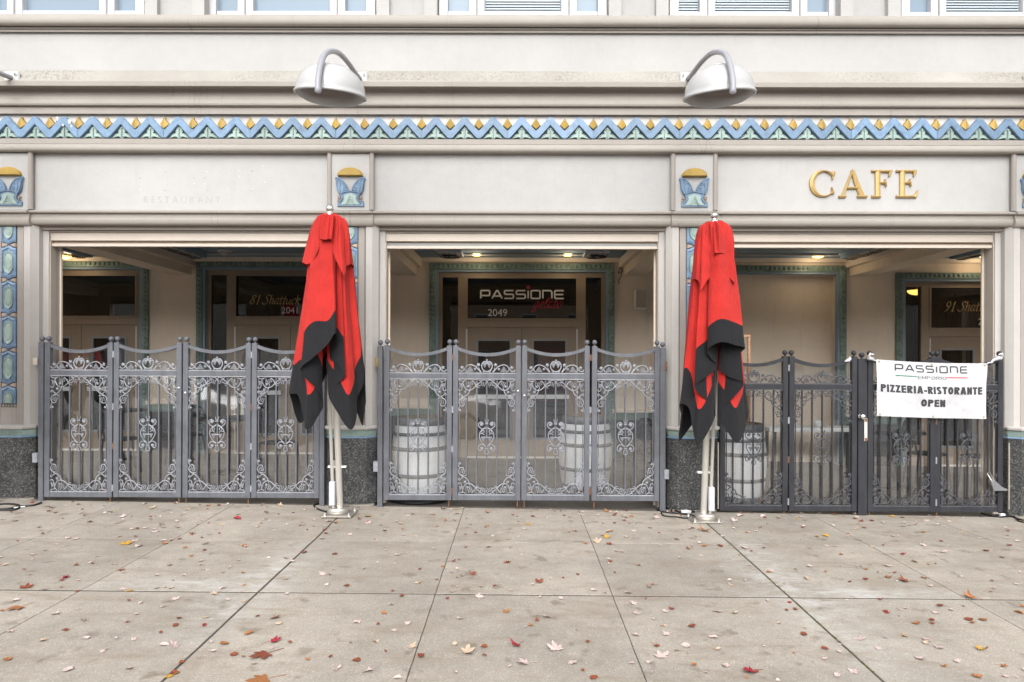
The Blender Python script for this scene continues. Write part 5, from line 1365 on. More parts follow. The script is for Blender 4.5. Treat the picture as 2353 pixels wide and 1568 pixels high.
def bold_word(word, h, lw, y0=0.0, y1=0.0005):
    b = MB(); x = 0; k = lw/2
    W = {'I': lw, 'E': .50*h, 'T': .52*h, 'Z': .52*h, '-': .30*h, 'A': .62*h}
    for ch in word:
        w = W.get(ch, .56*h)
        def s(p, closed=False): b.ribbon([(x+q[0], q[1]) for q in p], lw, y0, y1, 0, closed)
        def el(cx, cz, rx, rz, a0, a1, n=12): return [(cx+rx*math.cos(R(a0+(a1-a0)*i/n)), cz+rz*math.sin(R(a0+(a1-a0)*i/n))) for i in range(n+1)]
        if ch in 'PR':
            s([(k, 0), (k, h)]); s([(k, h-k), (w*.55, h-k)] + el(w*.55, h*.73, w*.45-k, h*.27-k, 90, -90)[1:] + [(k, h*.46+k)])
            if ch == 'R': s([(w*.42, h*.46+k*.6), (w-k*.8, 0)])
        elif ch == 'I': s([(k, 0), (k, h)])
        elif ch == 'E': s([(k, 0), (k, h)]); [s([(k, z), (w, z)]) for z in (k, h*.52, h-k)]
        elif ch == 'T': s([(w/2, 0), (w/2, h-lw)]); s([(0, h-k), (w, h-k)])
        elif ch == 'Z': s([(0, h-k), (w, h-k)]); s([(w-k*1.2, h-k), (k*1.2, k)]); s([(0, k), (w, k)])
        elif ch == '-': s([(0, h*.38), (w, h*.38)])
        elif ch == 'A': s([(k*.9, 0), (w/2-k*.2, h)]); s([(w-k*.9, 0), (w/2+k*.2, h)]); s([(w*.24, h*.27), (w*.76, h*.27)])
        elif ch == 'O': s(el(w/2, h/2, w/2-k, h/2-k, 0, 345, 23), True)
        elif ch == 'N': s([(k, 0), (k, h)]); s([(w-k, 0), (w-k, h)]); s([(k, h-k*.6), (w-k, k*.6)])
        elif ch == 'S': s(el(w/2, h*.73, w/2-k, h*.27-k, 20, 90, 5) + el(w/2, h*.73, w/2-k, h*.27-k, 90, 230, 9)[1:] + [(w*.5, h*.5)] + el(w/2, h*.27, w/2-k, h*.27-k, 50, -90, 9) + el(w/2, h*.27, w/2-k, h*.27-k, -90, -160, 5)[1:])
        elif ch == 'M': s([(k, 0), (k, h)]); s([(w-k, 0), (w-k, h)]); s([(k, h), (w/2, h*.2), (w-k, h)])
        x += w + h*.095
    return b.mesh('lettering')
# 'PASSIONE gelato' and numbers on the transoms
def on_pane(key, u, v): # point on transom glass
    tp, Yp, xc, z0 = panes[key]; q = P(u, v, Yp); return q
tpM, YpM = panes['M'][0], panes['M'][1]-0.003
pl, pr_ = P(1104.5, 686, YpM), P(1295, 686, YpM); hh = (686-667.5)*SB
b = MB(); n_l = 7; ww = 0.0
tot = pr_.x-pl.x; w_ = tot*0.108; sp_ = (tot-7*w_)/7
box_letters(b, 'PASSIONE', hh*0.98, w_, sp_, 0.024, -0.001, 0.001); o = b.build('lettering', M['white_decal'], tpM); o.location = pl
ci = P(1213.5, 660.5, YpM); b = MB(); b.sphere((0, 0, 0), 0.033, 10, 0, (1, 0.04, 1)); o = b.build('red_dot', M['red_decal'], tpM); o.location = ci
b, L_ = script('gelato', 0.105, 0.35, 0.22); o = b.build('lettering', M['red_decal'], tpM); o.location = P(1224, 708, YpM); 
put_text(font_mesh('2049', 0.165), M['white_decal'], tpM, P(1143, 726.5, YpM))
tpB, YpB = panes['B'][0], panes['B'][1]-0.003
b, L_ = script('81 Shattuck', 0.095, 0.32, 0.19); o = b.build('lettering', M['gold_decal'], tpB); o.location = P(572.5, 699, YpB)
put_text(font_mesh('2041', 0.15), M['white_decal'], tpB, P(667, 720.5, YpB))
tpD, YpD = panes['D'][0], panes['D'][1]-0.003
b, L_ = script('91 Shattuck', 0.10, 0.32, 0.17); o = b.build('lettering', M['gold_decal'], tpD); o.location = P(2169, 715, YpD)
put_text(font_mesh('2', 0.15, align='LEFT'), M['white_decal'], tpD, P(2247, 747, YpD))

# gold CAFE capitals on the right sign panel (each letter a thing fixed to the wall), bevelled like cut timber
CS = 0.003597/5.8825
YL = 0.036
def cl_(x, y): q = P((2400+x/5.8825)*0.766, (480+y/5.8825)*0.766, YL); return (q.x, q.z)
def ridge(b, path, widths, yb=YL-0.001, yf=YL-0.034, ends=True):
    """stroke with a raised centre ridge, pts in letter pixels"""
    pts = [Vector(cl_(*p)) for p in path]; N = len(pts); vs = []
    for i, p in enumerate(pts):
        d = pts[min(N-1, i+1)]-pts[max(0, i-1)]; d.normalize(); n_ = Vector((-d.y, d.x))
        w2 = (widths[i] if isinstance(widths, (list, tuple)) else widths)*CS/2
        a, c = p+n_*w2, p-n_*w2
        vs += [(a.x, yb, a.y), (a.x, yf+0.014, a.y), (p.x, yf, p.y), (c.x, yf+0.014, c.y), (c.x, yb, c.y)]
    fs = [(i*5+k, i*5+k+1, (i+1)*5+k+1, (i+1)*5+k) for i in range(N-1) for k in range(4)]
    fs += [(0, 1, 2, 3, 4), tuple((N-1)*5+k for k in (4, 3, 2, 1, 0))]
    b.add(vs, fs)
cafe = {}
b = MB(); arc = [(400+205*math.cos(a), 425-222*math.sin(a)) for a in [R(38+ (322-38)*k/26) for k in range(27)]]
wd = [34+58*abs(math.sin(R(38+(322-38)*k/26)/2))**3 for k in range(27)]
wd = [26+62*max(0, -math.cos(R(38+(322-38)*k/26))) + 14*(1 if k < 3 else 0) for k in range(27)]
ridge(b, arc, wd); ridge(b, [(575, 222), (562, 290), (552, 355)], [66, 40, 16]); ridge(b, [(540, 490), (556, 555), (572, 600)], [14, 34, 56]); cafe['C'] = b
b = MB(); ridge(b, [(912, 185), (820, 430), (735, 650)], [30, 40, 44]); ridge(b, [(905, 190), (975, 400), (1080, 655)], [56, 82, 92]); ridge(b, [(800, 503), (1020, 503)], 36); ridge(b, [(665, 655), (790, 655)], 40); ridge(b, [(990, 655), (1165, 655)], 40); cafe['A'] = b
def stem_letter(x, E_=False):
    b = MB(); ridge(b, [(x+75, 190), (x+75, 660)], 86); ridge(b, [(x-35, 205), (x+120, 208), (x+300, 208)], [34, 40, 40]); ridge(b, [(x+300, 190), (x+292, 240), (x+272, 300)], [64, 50, 16]); ridge(b, [(x+100, 412), (x+210, 412)], 36); ridge(b, [(x+205, 345), (x+205, 400), (x+225, 480)], [16, 44, 16])
    if E_: ridge(b, [(x-35, 655), (x+290, 655)], 40); ridge(b, [(x+285, 670), (x+320, 600), (x+350, 540)], [70, 40, 12])
    else: ridge(b, [(x-35, 655), (x+125, 655)], 40)
    return b
cafe['F'] = stem_letter(1278); cafe['E'] = stem_letter(1712, True)
root = thing('cafe_sign', 'gold raised capitals CAFE on the right sign panel', 'sign', (0, 0, 0))
for ch, b in cafe.items(): b.build('letter', M['gold'], root)
# faded traces on the left sign panel: patched fixing holes and a ghost line of lettering
spots_ = [(690, 1157), (797, 1275), (915, 1157), (938, 1197), (945, 1278), (990, 1157), (1108, 1157), (1108, 1200), (1112, 1240), (1105, 1280), (1205, 1157), (1300, 1157), (1300, 1197), (1302, 1238), (1300, 1276), (1370, 1197), (1375, 1240), (1390, 1157), (1393, 1278), (1508, 1153), (1528, 1276), (1580, 1274), (1606, 1150), (1606, 1192), (1692, 1150), (1692, 1276), (1732, 1192), (1768, 1275), (1780, 1230), (1765, 1120)]
lp = [c for c in bld.children if c.name.startswith('sign_panel')][1]
for i, (x, y) in enumerate(spots_):
    q = P(x*0.3419, y*0.3419, 0.036); b = MB(); r = random.uniform(0.006, 0.013); b.lathe([(0, -0.0022), (r*0.8, -0.002), (r, 0.0)], (q.x, 0.036, q.z), 9, axis='y'); b.build('filled_hole', M['patch'] if i % 3 else M['stucco_rough'], lp)
put_text(font_mesh('R E S T A U R A N T', 0.105, offset=-0.001, xs=0.92), M['ghost'], lp, P(417, 467, 0.0355), 'faded_lettering')
# the broken frieze tooth at upper left: patched white chips
for (u, v, r) in ((131, 272, .022), (126, 279, .015), (158, 279, .03), (163, 290, .02), (144, 288, .018)):
    q = P(u, v, -0.007); b = MB(); pts = [(math.cos(a)*r*random.uniform(.5, 1.1), math.sin(a)*r*random.uniform(.5, 1.1)) for a in [k*0.9 for k in range(7)]]; b.poly(pts, -0.002, 0.006)
    ftp = min([c for c in bld.children if c.name.startswith('frieze_tile')], key=lambda c: abs(c.location.x-q.x)); o = b.build('chip', M['frieze_white'], ftp); o.location = q - ftp.location

# ================================================================== banner
YN = -0.115
A, B_, C_, D_ = P(2013, 826, YN), P(2268.5, 835, YN), P(2267, 963, YN), P(2017.5, 956, YN)
def wave(s, t_):
    return 0.010*math.sin(s*7+t_*2.0)*t_ + 0.006*math.sin(s*17-t_*5) + 0.014*math.sin(t_*math.pi)*math.sin(s*math.pi) * -1 + 0.005*noise.noise((s*5, t_*4, 1))
def bn(s, t_, off=0.0):
    top = A.lerp(B_, s); top.z -= 0.016*math.sin(math.pi*s); bot = D_.lerp(C_, s); bot.z -= 0.006*math.sin(math.pi*s)
    p = top.lerp(bot, t_); p.y += wave(s, t_)-off; return p
root = thing('banner', 'white vinyl banner reading PASSIONE EMPORIO PIZZERIA-RISTORANTE OPEN tied across the charcoal gates', 'banner', A)
b = MB(); n, m = 40, 20
b.add([bn(i/n, j/m)-A for j in range(m+1) for i in range(n+1)], [(j*(n+1)+i, (j+1)*(n+1)+i, (j+1)*(n+1)+i+1, j*(n+1)+i+1) for j in range(m) for i in range(n)], 0, True)
b.build('sheet', M['banner'], root)
BW = (B_-A).x; BH = (A-D_).z
def on_banner(me, cx, cy, mat):
    """bend a flat mesh (x,z around 0) onto the sheet; cx, cy in sheet fractions"""
    for v in me.vertices:
        s = cx+v.co.x/BW; t_ = cy-v.co.z/BH; v.co = bn(s, t_, 0.0035-v.co.y*0)-A
    me.materials.clear(); me.materials.append(mat); return link('lettering', me, root)
def fit(me, w, h):
    xs_ = [v.co.x for v in me.vertices]; zs_ = [v.co.z for v in me.vertices]
    x0, x1, z0, z1 = min(xs_), max(xs_), min(zs_), max(zs_)
    for v in me.vertices: v.co.x = (v.co.x-(x0+x1)/2)*w/(x1-x0); v.co.z = (v.co.z-z0)*h/(z1-z0)
    return me
def subdiv_mesh(me, n=1):
    bm_ = bmesh.new(); bm_.from_mesh(me); bmesh.ops.triangulate(bm_, faces=bm_.faces); bmesh.ops.subdivide_edges(bm_, edges=bm_.edges, cuts=n, use_grid_fill=True); bm_.to_mesh(me); bm_.free(); return me
def fx(x): return (x-187)/(1082-187)       # zoom pixels -> fraction
def fy(x, y): return (y-(163+(188-163)*fx(x)))/(452)
b = MB(); wl = (920-340)/895*BW; w_ = wl*0.098; sp_ = (wl-7*w_)/7
box_letters(b, 'PASSIONE', 0.066, w_, sp_, 0.0125, 0, 0.0005); me = b.mesh('lettering')
on_banner(me, fx(340), fy(340, 246), M['black_print'])
on_banner(fit(bold_word('EMPORIO', 0.04, 0.0048), BW*236/895, 0.036), fx(630), fy(630, 313), M['grey_print'])
for (x0, x1, y, mt) in ((342, 505, 285, 'green_print'), (752, 920, 297, 'red_print')):
    b = MB(); b.box(0, (x1-x0)/895*BW, 0, 0.0003, -0.0045, 0.0045); on_banner(subdiv_mesh(b.mesh('lettering'), 3), fx(x0), fy(x0, y), M[mt])
on_banner(fit(bold_word('PIZZERIA-RISTORANTE', 0.09, 0.021), BW*832/895, 0.086), fx(632), fy(632, 434), M['black_print'])
on_banner(fit(bold_word('OPEN', 0.09, 0.021), BW*200/895, 0.080), fx(636), fy(636, 536), M['black_print'])
for (s, t_) in ((0.025, 0.035), (0.5, 0.03), (0.975, 0.035), (0.975, 0.965), (0.5, 0.97), (0.025, 0.965)):
    b = MB(); q = bn(s, t_, 0.004)-A; b.lathe([(0.004, -0.001), (0.009, -0.002), (0.010, 0.002)], q, 10, axis='y'); b.build('eyelet', M['brass'], root)
for (p0, p1, side_) in ((P(1994, 822, YN), P(2014, 829, YN), 1), (P(2300, 822, YN), P(2266, 838, YN), 2)):
    b = MB(); path = [p0+(p1-p0)*k/6+Vector((0, random.uniform(-.01, .004), random.uniform(-.008, .012))) for k in range(7)]
    b.tube(path, [0.020, 0.026, 0.018, 0.016, 0.012, 0.008, 0.005], 7)
    b.tube([p0+Vector((0, -0.02, 0.012)), p0+Vector((0.012*(1 if side_ == 1 else -1), -0.03, 0.04)), p0+Vector((0.05*(1 if side_ == 1 else -1), -0.03, 0.03))], [0.012, 0.014, 0.006], 6)
    o = b.build('tie', M['banner'], root); o.location = -A
p = P(1948, 831, YG-0.03); b = MB(); b.tube([(-0.03, 0, 0.0), (0, -0.012, 0.012), (0.025, 0, 0.03), (0.03, 0.01, 0.05)], [0.008, 0.020, 0.016, 0.006], 7); o = b.build('plastic_tie', M['banner']); o.location = p; tag(o, 'scrap of white plastic knotted on the top rail left of the knob post', 'tie')
# padlock-like lever box at the right gate
p = P(2287, 1118, YG-0.06); root = thing('gate_latch', 'grey metal latch bracket at the lower right of the charcoal gates', 'latch', p)
b = MB(); b.poly([(-0.05, 0.05), (0.0, 0.055), (0.03, 0.03), (0.06, 0.0), (0.125, -0.03), (0.12, -0.045), (-0.02, -0.045)], -0.012, 0.012); b.build('plate', M['latch'], root)
b = MB(); b.tube([(-0.03, 0, 0.05), (-0.07, 0.02, 0.13), (-0.04, 0.03, 0.15), (-0.01, 0, 0.055)], 0.007, 6); b.build('shackle', M['steel'], root)

# hinge blocks on plinths, door-contact boxes
for (u, v, w_, h_, lab, mt) in ((84.5, 831, 0.045, 0.075, 'small beige contact box on the left pillar by the gate', 'frame_tan'), (867, 833, 0.03, 0.10, 'small brass hinge plate on the middle-left pillar by the gate', 'brass'), (1529, 843, 0.025, 0.09, 'small rusty hinge plate on the middle-right pillar by the gate', 'rust'),
                            (84, 1052, 0.05, 0.10, 'grey steel hinge block on the left granite plinth', 'iron_cast'), (864.5, 1072, 0.05, 0.11, 'grey steel hinge block on the centre-left granite plinth', 'iron_cast'), (1531, 1090, 0.05, 0.10, 'grey steel hinge block on the centre-right granite plinth', 'iron_cast')):
    q = P(u, v, -0.05 if v < 900 else -0.06); b = MB(); b.box(-w_/2, w_/2, -0.03, 0.05, -h_/2, h_/2, 0, 0.004); b.sphere((w_*0.2, -0.03, 0), 0.009, 8); o = b.build('hinge_block', M[mt]); o.location = q; tag(o, lab, 'hinge')
for (u, lab) in ((1649.5, 'left'), (2316, 'right')):
    q = P(u, 1090, -0.062); b = MB(); z0, z1 = PZ(1168, -.06), PZ(1015, -.06); b.box(q.x-0.0065, q.x+0.0065, -0.086, -0.075, z0, z1, 0, 0.002); o = b.build('edge_strip', M['old_strip']); tag(o, 'peeling pale strip on the granite plinth %s' % ('beside the right umbrella' if lab == 'left' else 'at the far right of the gates'), 'trim')

# ================================================================== cables on the pavement
def gp(u, v, h=0.008):
    """photo pixel on the pavement -> world point on the ground"""
    v2 = v - ROLL*(u-1176.5); d = 6.0
    for _ in range(30):
        x = (u-U0)*d/F; g_ = G(x, d-D); d2 = (ZC-g_)*F/max(1, (v2-V0)); d = 0.5*d+0.5*d2
    x = (u-U0)*d/F; return Vector((x, d-D, G(x, d-D)+h))
wire([gp(1600, 1190), gp(1570, 1183), gp(1535, 1180), gp(1512, 1174), gp(1516, 1168), gp(1535, 1168), gp(1560, 1178), gp(1590, 1180), gp(1575, 1172), gp(1545, 1173), gp(1550, 1181), gp(1585, 1184), gp(1612, 1196)], 'coiled black cables at the foot of the right umbrella', 0.009)
wire([gp(1520, 1177), gp(1526, 1187), gp(1556, 1190), gp(1580, 1193), gp(1590, 1188), gp(1604, 1196)], 'loose black cable loop on the pavement left of the right umbrella base', 0.008)
wire([gp(1555, 1173), gp(1572, 1176), gp(1590, 1176), gp(1601, 1182)], 'short black cable behind the coil at the right umbrella', 0.008)
b = MB(); q = gp(1577, 1181, 0.02); b.lathe([(0.0, -0.05), (0.02, -0.05), (0.02, -0.015), (0.024, -0.012), (0.024, 0.012), (0.02, 0.015), (0.02, 0.05), (0, 0.05)], (0, 0, 0), 10, axis='x'); o = b.build('cable_plug', M['white']); o.location = q; tag(o, 'white cable connector among the black cables by the right umbrella', 'plug')
wire([gp(735, 1158), gp(722, 1163), gp(728, 1170), gp(742, 1176), gp(752, 1178), gp(765, 1180), gp(776, 1174)], 'black cable curling to the left umbrella base', 0.009)
wire([gp(2, 1174), gp(30, 1174), gp(45, 1168), gp(40, 1162), gp(10, 1160), gp(-20, 1165), gp(-10, 1172), gp(20, 1171), gp(48, 1166), gp(78, 1163), gp(96, 1157)], 'black cable coil at the far left beside the plinth', 0.011)
wire([gp(-5, 1172), gp(25, 1170), gp(58, 1166)], 'white cable lying over the black coil at far left', 0.007, mat='white')
wire([gp(2255, 1181), gp(2275, 1186), gp(2300, 1190), gp(2322, 1188), gp(2345, 1196), gp(2365, 1199)], 'black cable on the ground under the far right gate', 0.009)
wire([gp(2290, 1186), gp(2310, 1184), gp(2330, 1188), gp(2341, 1199), gp(2360, 1203)], 'black cable trailing past the far right plinth', 0.007)
b = MB(); b.box(-0.03, 0.03, -0.02, 0.02, 0, 0.03, 0, 0.006); o = b.build('cable_plug', M['white']); o.location = gp(2303, 1187, 0.002); tag(o, 'white plug lying on the ground at far right', 'plug')
wire([gp(1923, 1302, 0.004), gp(1955, 1304, 0.004), gp(1998, 1308, 0.004)], 'thin pale twig on the right part of the pavement', 0.003, 'twig', mat='old_strip')

# ================================================================== fallen leaves
def maple(seed, curl, n_l=5):
    rnd = random.Random(seed); out = []
    angs = [90, 40, 140, -8, 188]; lens = [1.0, .92, .92, .6, .6]
    pts = []
    order = sorted(zip(angs, lens), key=lambda q: q[0])
    ol = []
    for i, (a, l) in enumerate(order):
        a += rnd.uniform(-7, 7); l *= rnd.uniform(.85, 1.1)
        ol.append((l*0.66, a-21)); ol.append((l*0.80, a-12)); ol.append((l, a)); ol.append((l*0.82, a+11)); ol.append((l*0.64, a+21))
        if i < 4: ol.append((0.47*rnd.uniform(.85, 1.15), a+25))
    ol.append((0.22, 225)); ol.append((0.07, 270)); ol.append((0.22, 315))
    vs = [(0, 0, 0)]; cz = rnd.uniform(-1, 1); ca = rnd.uniform(0, 6.28)
    for r, a in ol:
        x, y = r*math.cos(R(a))*0.5, r*math.sin(R(a))*0.5
        q = x*math.cos(ca)+y*math.sin(ca)
        z = curl*(q*q*1.6) + curl*0.35*(r*r)*rnd.uniform(0.2, 1.0)
        vs.append((x, y, z))
    for i in range(1, len(vs)): pass
    b = MB(); N = len(vs)-1
    b.add(vs, [(0, i, i % N+1) for i in range(1, N+1)])
    # stem
    b.tube([(0, -0.02, 0.004), (0.02*cz, -0.25, 0.02+curl*0.05), (0.10*cz, -0.55, 0.01+curl*0.08)], 0.010, 4)
    me = b.mesh('fallen_leaf'); return me
def oval(seed, curl):
    rnd = random.Random(seed); b = MB(); vs = [(0, 0, 0)]
    for k in range(14):
        a = 2*math.pi*k/14; x, y = 0.24*math.cos(a)*(1+.1*rnd.random()), 0.42*math.sin(a); vs.append((x, y, curl*x*x*5+curl*0.3*y*y))
    b.add(vs, [(0, i, i % 14+1) for i in range(1, 15)]); return b.mesh('fallen_leaf')
LM = {}
for nm, mt in LEAF.items():
    L_ = []
    for k in range(5):
        me = maple(k*13+len(nm), [0.10, 0.32, 0.55, 0.2, 0.85][k]); me.materials.append(mt); L_.append(me)
    me = oval(len(nm), 0.6); me.materials.append(mt); L_.append(me); LM[nm] = L_
GROUPS = {}
def leaf(p, size, colour, label, group=None, var=None, rz=None, tilt=None):
    me = LM[colour][var if var is not None else random.choice((0, 1, 2, 3, 4, 1, 2, 5))]
    o = link('fallen_leaf', me, None, p, (random.uniform(-.25, .25) if tilt is None else tilt, random.uniform(-.25, .25) if tilt is None else tilt*0.5, random.uniform(0, 6.28) if rz is None else rz))
    o.scale = (size, size, size*random.uniform(.7, 1.1)); tag(o, label, 'leaf', group)
special = [(612, 1505, .19, 'russet', 0, 'largest brown maple leaf, lying left of the bottom centre'), (610, 1563, .19, 'orange', 0, 'large orange maple leaf cut by the bottom edge, left of centre'), (288, 1252, .15, 'golden', 1, 'golden maple leaf on the left pavement below the second gate leaf'),
    (1623, 1221, .15, 'orange', 2, 'curled orange leaf in front of the right umbrella base'), (2236, 1376, .12, 'orange', 2, 'bright orange-red leaf at the far right of the pavement'), (2085, 1337, .12, 'russet', 2, 'dark maroon leaf right of the wide right joint'), (627, 1476, .10, 'crimson', 1, 'vivid crimson leaf just above the largest brown leaf'),
    (45, 1397, .16, 'orange', 0, 'orange leaf at far left below the second joint'), (848, 1187, .13, 'golden', 1, 'golden leaf right of the left umbrella base'), (1238, 1340, .10, 'russet', 2, 'dark red leaf in the middle slab below the first joint'), (1190, 1484, .10, 'crimson', 2, 'crimson leaf at bottom centre'),
    (1523, 1512, .13, 'pale pink', 3, 'large pale leaf at the bottom right of centre'), (1070, 1500, .13, 'beige', 1, 'large beige leaf near the bottom centre'), (1280, 1495, .14, 'pale pink', 2, 'pale leaf beside the bottom centre joint'), (60, 1352, .13, 'russet', 3, 'brown leaf at far left on the second joint'), (1210, 1525, .12, 'pale pink', 1, 'pale grey-pink leaf at the very bottom centre'),
    (985, 1158, .13, 'russet', 1, 'brown leaf under the middle gate before the barrel'), (1730, 1545, .12, 'crimson', 1, 'crimson leaf at the bottom edge, right of centre'), (1625, 1178, .13, 'orange', 4, 'orange leaf behind the right umbrella base')]
taken = []
for (u, v, s_, c, var, lab) in special:
    p = gp(u, v, 0.006); leaf(p, s_, c, lab, None, var, None, 0.06); taken.append((p.x, p.y))
cw = [('pale pink', 46), ('beige', 22), ('orange', 10), ('russet', 15), ('crimson', 5), ('golden', 4)]
bag = [c for c, k in cw for _ in range(k)]
def leaf_label(c, x, y, sz):
    k = math.floor((x-PJ[0])/SW)
    bay = ('beyond left bay', 'before left bay', 'before middle bay', 'before right bay', 'beyond right bay')[max(0, min(4, k//3+1))]
    pos = ('left', 'centre', 'right')[k % 3]
    row = 'row nearest the gates' if y > -1.26 else ('second slab row' if y > -2.48 else 'front slab row')
    kind = 'large ' if sz > 0.095 else ('small ' if sz < 0.07 else '')
    nm = {'pale pink': 'pale pinkish', 'russet': 'brownish-red', 'golden': 'yellow'}.get(c, c)
    return '%s%s fallen leaf on %s slab, %s %s' % (kind, nm, pos, row, bay)
rnd = random.Random(21); cnt = 0; tries = 0
while cnt < 240 and tries < 6000:
    tries += 1
    y = -0.03-3.63*rnd.random()**1.25; d = D+y; xm = 1200*d/F
    x = rnd.uniform(-xm, xm)
    dens = 0.45+0.55*noise.noise((x*0.7, y*0.7, 4.2)) + 0.25
    if rnd.random() > max(0.22, dens): continue
    if any((x-a)**2+(y-b2)**2 < 0.006 for a, b2 in taken): continue
    taken.append((x, y)); c = rnd.choice(bag)
    sz = rnd.choice((.045, .052, .06, .066, .075, .085, .10))
    leaf(Vector((x, y, G(x, y)+0.004)), sz, c, leaf_label(c, x, y, sz), c + ' leaves scattered on the pavement'); cnt += 1
for k in range(34):
    u_ = rnd.uniform(20, 2340); x = PX(u_, -0.06); y = rnd.uniform(-0.34, -0.03) if rnd.random() < .7 else rnd.uniform(-0.6, -0.2); c = rnd.choice(bag); sz = rnd.choice((.05, .06, .07, .085, .10))
    leaf(Vector((x, y, G(x, y)+0.005)), sz, c, leaf_label(c, x, y, sz), c + ' leaves scattered on the pavement')
lit = MB(); frng = random.Random(5)
for k in range(420):
    y = -0.03-3.6*frng.random()**1.3; d = D+y; x = frng.uniform(-1, 1)*1200*d/F; z = G(x, y)+0.004; s_ = frng.uniform(.010, .030); a0 = frng.uniform(0, 6.3); mi = frng.choice((0, 0, 0, 1, 1, 2, 3))
    pts = [(x+s_*frng.uniform(.5, 1.1)*math.cos(a0+a*1.05), y+s_*frng.uniform(.5, 1.1)*math.sin(a0+a*1.05), z+frng.uniform(0, .010)) for a in range(6)]
    lit.add([(x, y, z)]+pts, [(0, i+1, (i+1) % 6+1) for i in range(6)], mi)
o = lit.build('leaf_crumbs', [LEAF['pale pink'], LEAF['russet'], LEAF['orange'], LEAF['beige']]); o['kind'] = 'stuff'; tag(o, 'tiny crumbs and torn bits of leaf scattered over the pavement', 'leaf litter')
for (u, v, lab) in ((241, 1131, 'curled brown leaf caught in the bottom scroll of the far left gate leaf'), (1218, 1128, 'curled brown leaf caught in the bottom scroll of a middle gate leaf'), (1750, 1150, 'curled brown leaf caught in the bottom scroll left of the knob post')):
    q = P(u, v, YG+0.012); o = link('fallen_leaf', LM['orange'][2], None, q, (1.3, 0.3, 0.4)); o.scale = (.08, .08, .08); tag(o, lab, 'leaf')

# ================================================================== across the street (seen in the reflections)
def street_building(x0, x1, h, mat, label, nwin):
    root = thing('street_building', label, 'building', ((x0+x1)/2, -46, -0.15), 0, 'buildings across the street')
    w_ = (x1-x0)/2
    b = MB(); b.box(-w_, w_, -8, 0, 0, h); b.build('wall', mat, root)
    b = MB(); b.box(-w_-0.1, w_+0.1, 0.002, 0.3, h-0.5, h+0.05); b.build('parapet', M['trim'], root)
    for r in range(int(h//3.4)):
        for k in range(nwin):
            xx = -w_+(k+0.5)*2*w_/nwin; b = MB(); b.box(xx-0.75, xx+0.75, 0.003, 0.06, 0.9+r*3.4, 2.9+r*3.4); f = b.build('window', M['vinyl_frame'], root)
            b = MB(); b.box(xx-0.65, xx+0.65, 0.061, 0.07, 1.0+r*3.4, 2.8+r*3.4); b.build('pane', M['glass_dark'], f)
M['brick_far'] = varied((0.34, 0.24, 0.17), 0.3, 3, 0.9, name='tan_brick'); M['plaster_far'] = varied((0.42, 0.40, 0.37), 0.15, 1, 0.9, name='grey_plaster')
street_building(-44, -16, 8.5, M['plaster_far'], 'grey plaster building across the street on the left', 7)
street_building(-14, 12, 9.6, M['brick_far'], 'tan brick building across the street in the middle', 6)
street_building(13, 44, 8, M['plaster_far'], 'grey plaster building across the street on the right', 8)
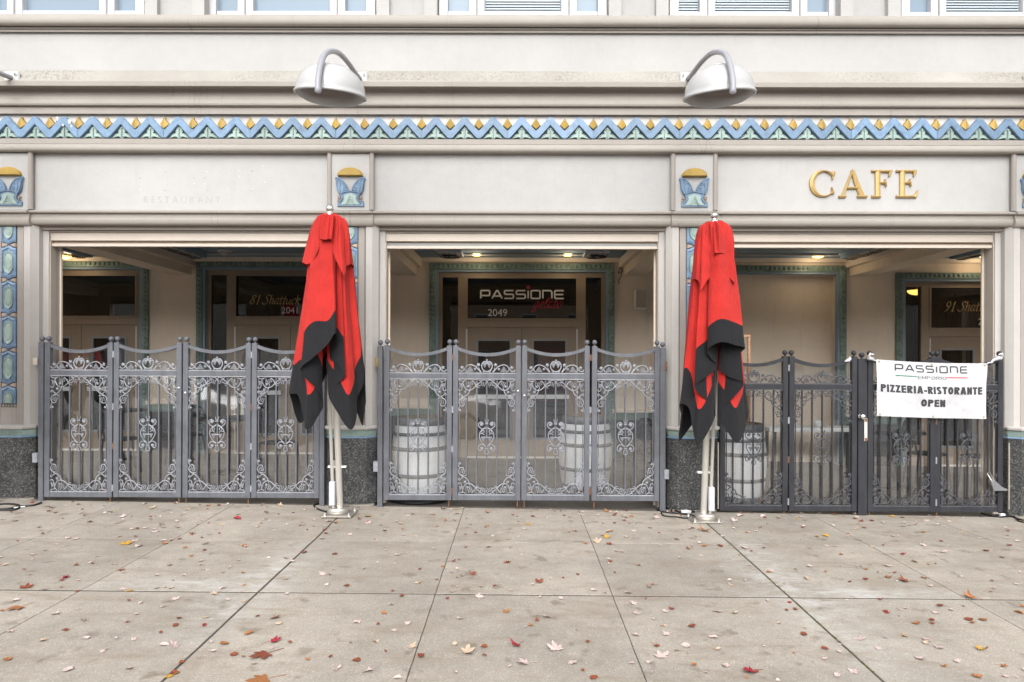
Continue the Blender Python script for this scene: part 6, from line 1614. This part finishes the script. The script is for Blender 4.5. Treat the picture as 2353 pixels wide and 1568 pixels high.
def car(X, Y, paint, label):
    root = thing('parked_car', label, 'car', (X, Y, -0.30), math.pi, 'cars parked along the kerb')
    body = [(-2.25, .35), (-2.28, .62), (-2.15, .86), (-1.75, .95), (-1.15, 1.02), (-0.55, 1.42), (0.1, 1.50), (1.0, 1.47), (1.65, 1.08), (2.15, 1.02), (2.25, .75), (2.2, .35), (1.85, .28), (1.75, .55), (1.45, .70), (1.15, .55), (1.05, .26), (-1.05, .26), (-1.15, .55), (-1.45, .70), (-1.75, .55), (-1.85, .28)]
    b = MB(); n = len(body); vs = []
    for (yy, k) in ((-0.88, 1), (-0.80, 1), (0.80, 1), (0.88, 1)):
        for x, z in body:
            tz = max(0, (z-0.95)/0.55); inn = 0.0 if abs(yy) > 0.85 else 0
            y2 = yy*(1-0.22*tz) * (0.97 if abs(yy) > 0.85 and z < 0.5 else 1)
            vs.append((x, y2, z))
    fs = [list(range(n)), [3*n+i for i in range(n)][::-1]]
    for r in range(3): fs += [(r*n+i, r*n+(i+1) % n, (r+1)*n+(i+1) % n, (r+1)*n+i) for i in range(n)]
    b.add(vs, fs); b.build('body', paint, root)
    for s in (-1, 1):
        b = MB(); w_ = [(-1.0, 1.02), (-0.5, 1.36), (0.1, 1.43), (0.95, 1.40), (1.45, 1.06)]
        y_ = lambda z: s*0.885*(1-0.22*max(0, (z-0.95)/0.55))
        b.add([(x, y_(z), z) for x, z in w_] + [(x, y_(z)-s*0.02, z) for x, z in w_], [(0, 1, 2, 3, 4), (9, 8, 7, 6, 5)]); b.build('side_window', M['glass_dark'], root)
        for x in (-1.45, 1.45):
            b = MB(); b.lathe([(0.32, s*0.70), (0.33, s*0.74), (0.33, s*0.87), (0.30, s*0.89), (0.22, s*0.885)], (x, 0, 0.33), 24, axis='y'); wh = b.build('wheel', M['rubber'], root)
            b = MB(); b.lathe([(0.22, s*0.88), (0.05, s*0.875), (0.0, s*0.89)], (x, 0, 0.33), 12, axis='y'); b.build('rim', M['steel'], wh)
    b = MB(); b.add([(-1.12, -.66, 1.045), (-1.12, .66, 1.045), (-.58, .58, 1.42), (-.58, -.58, 1.42)], [(0, 1, 2, 3)]); b.build('windscreen', M['glass_dark'], root)
    for s in (-1, 1):
        b = MB(); b.box(-2.285, -2.15, s*0.62-0.15, s*0.62+0.15, 0.66, 0.80, 0, 0.02); b.build('headlight', M['chrome'], root)
t = NT('white_car_paint'); M['car_white'] = t.set((0.72, 0.72, 0.71), 0.25, spec=0.6)
t = NT('dark_car_paint'); M['car_dark'] = t.set((0.03, 0.035, 0.045), 0.2, spec=0.6)
car(-8.9, -9.0, M['car_white'], 'white car parked at the kerb, mirrored in the left gates'); car(-2.6, -9.0, M['car_white'], 'white car parked at the kerb, mirrored in the middle gates'); car(6.0, -9.0, M['car_dark'], 'dark car parked at the kerb, mirrored in the right gates')
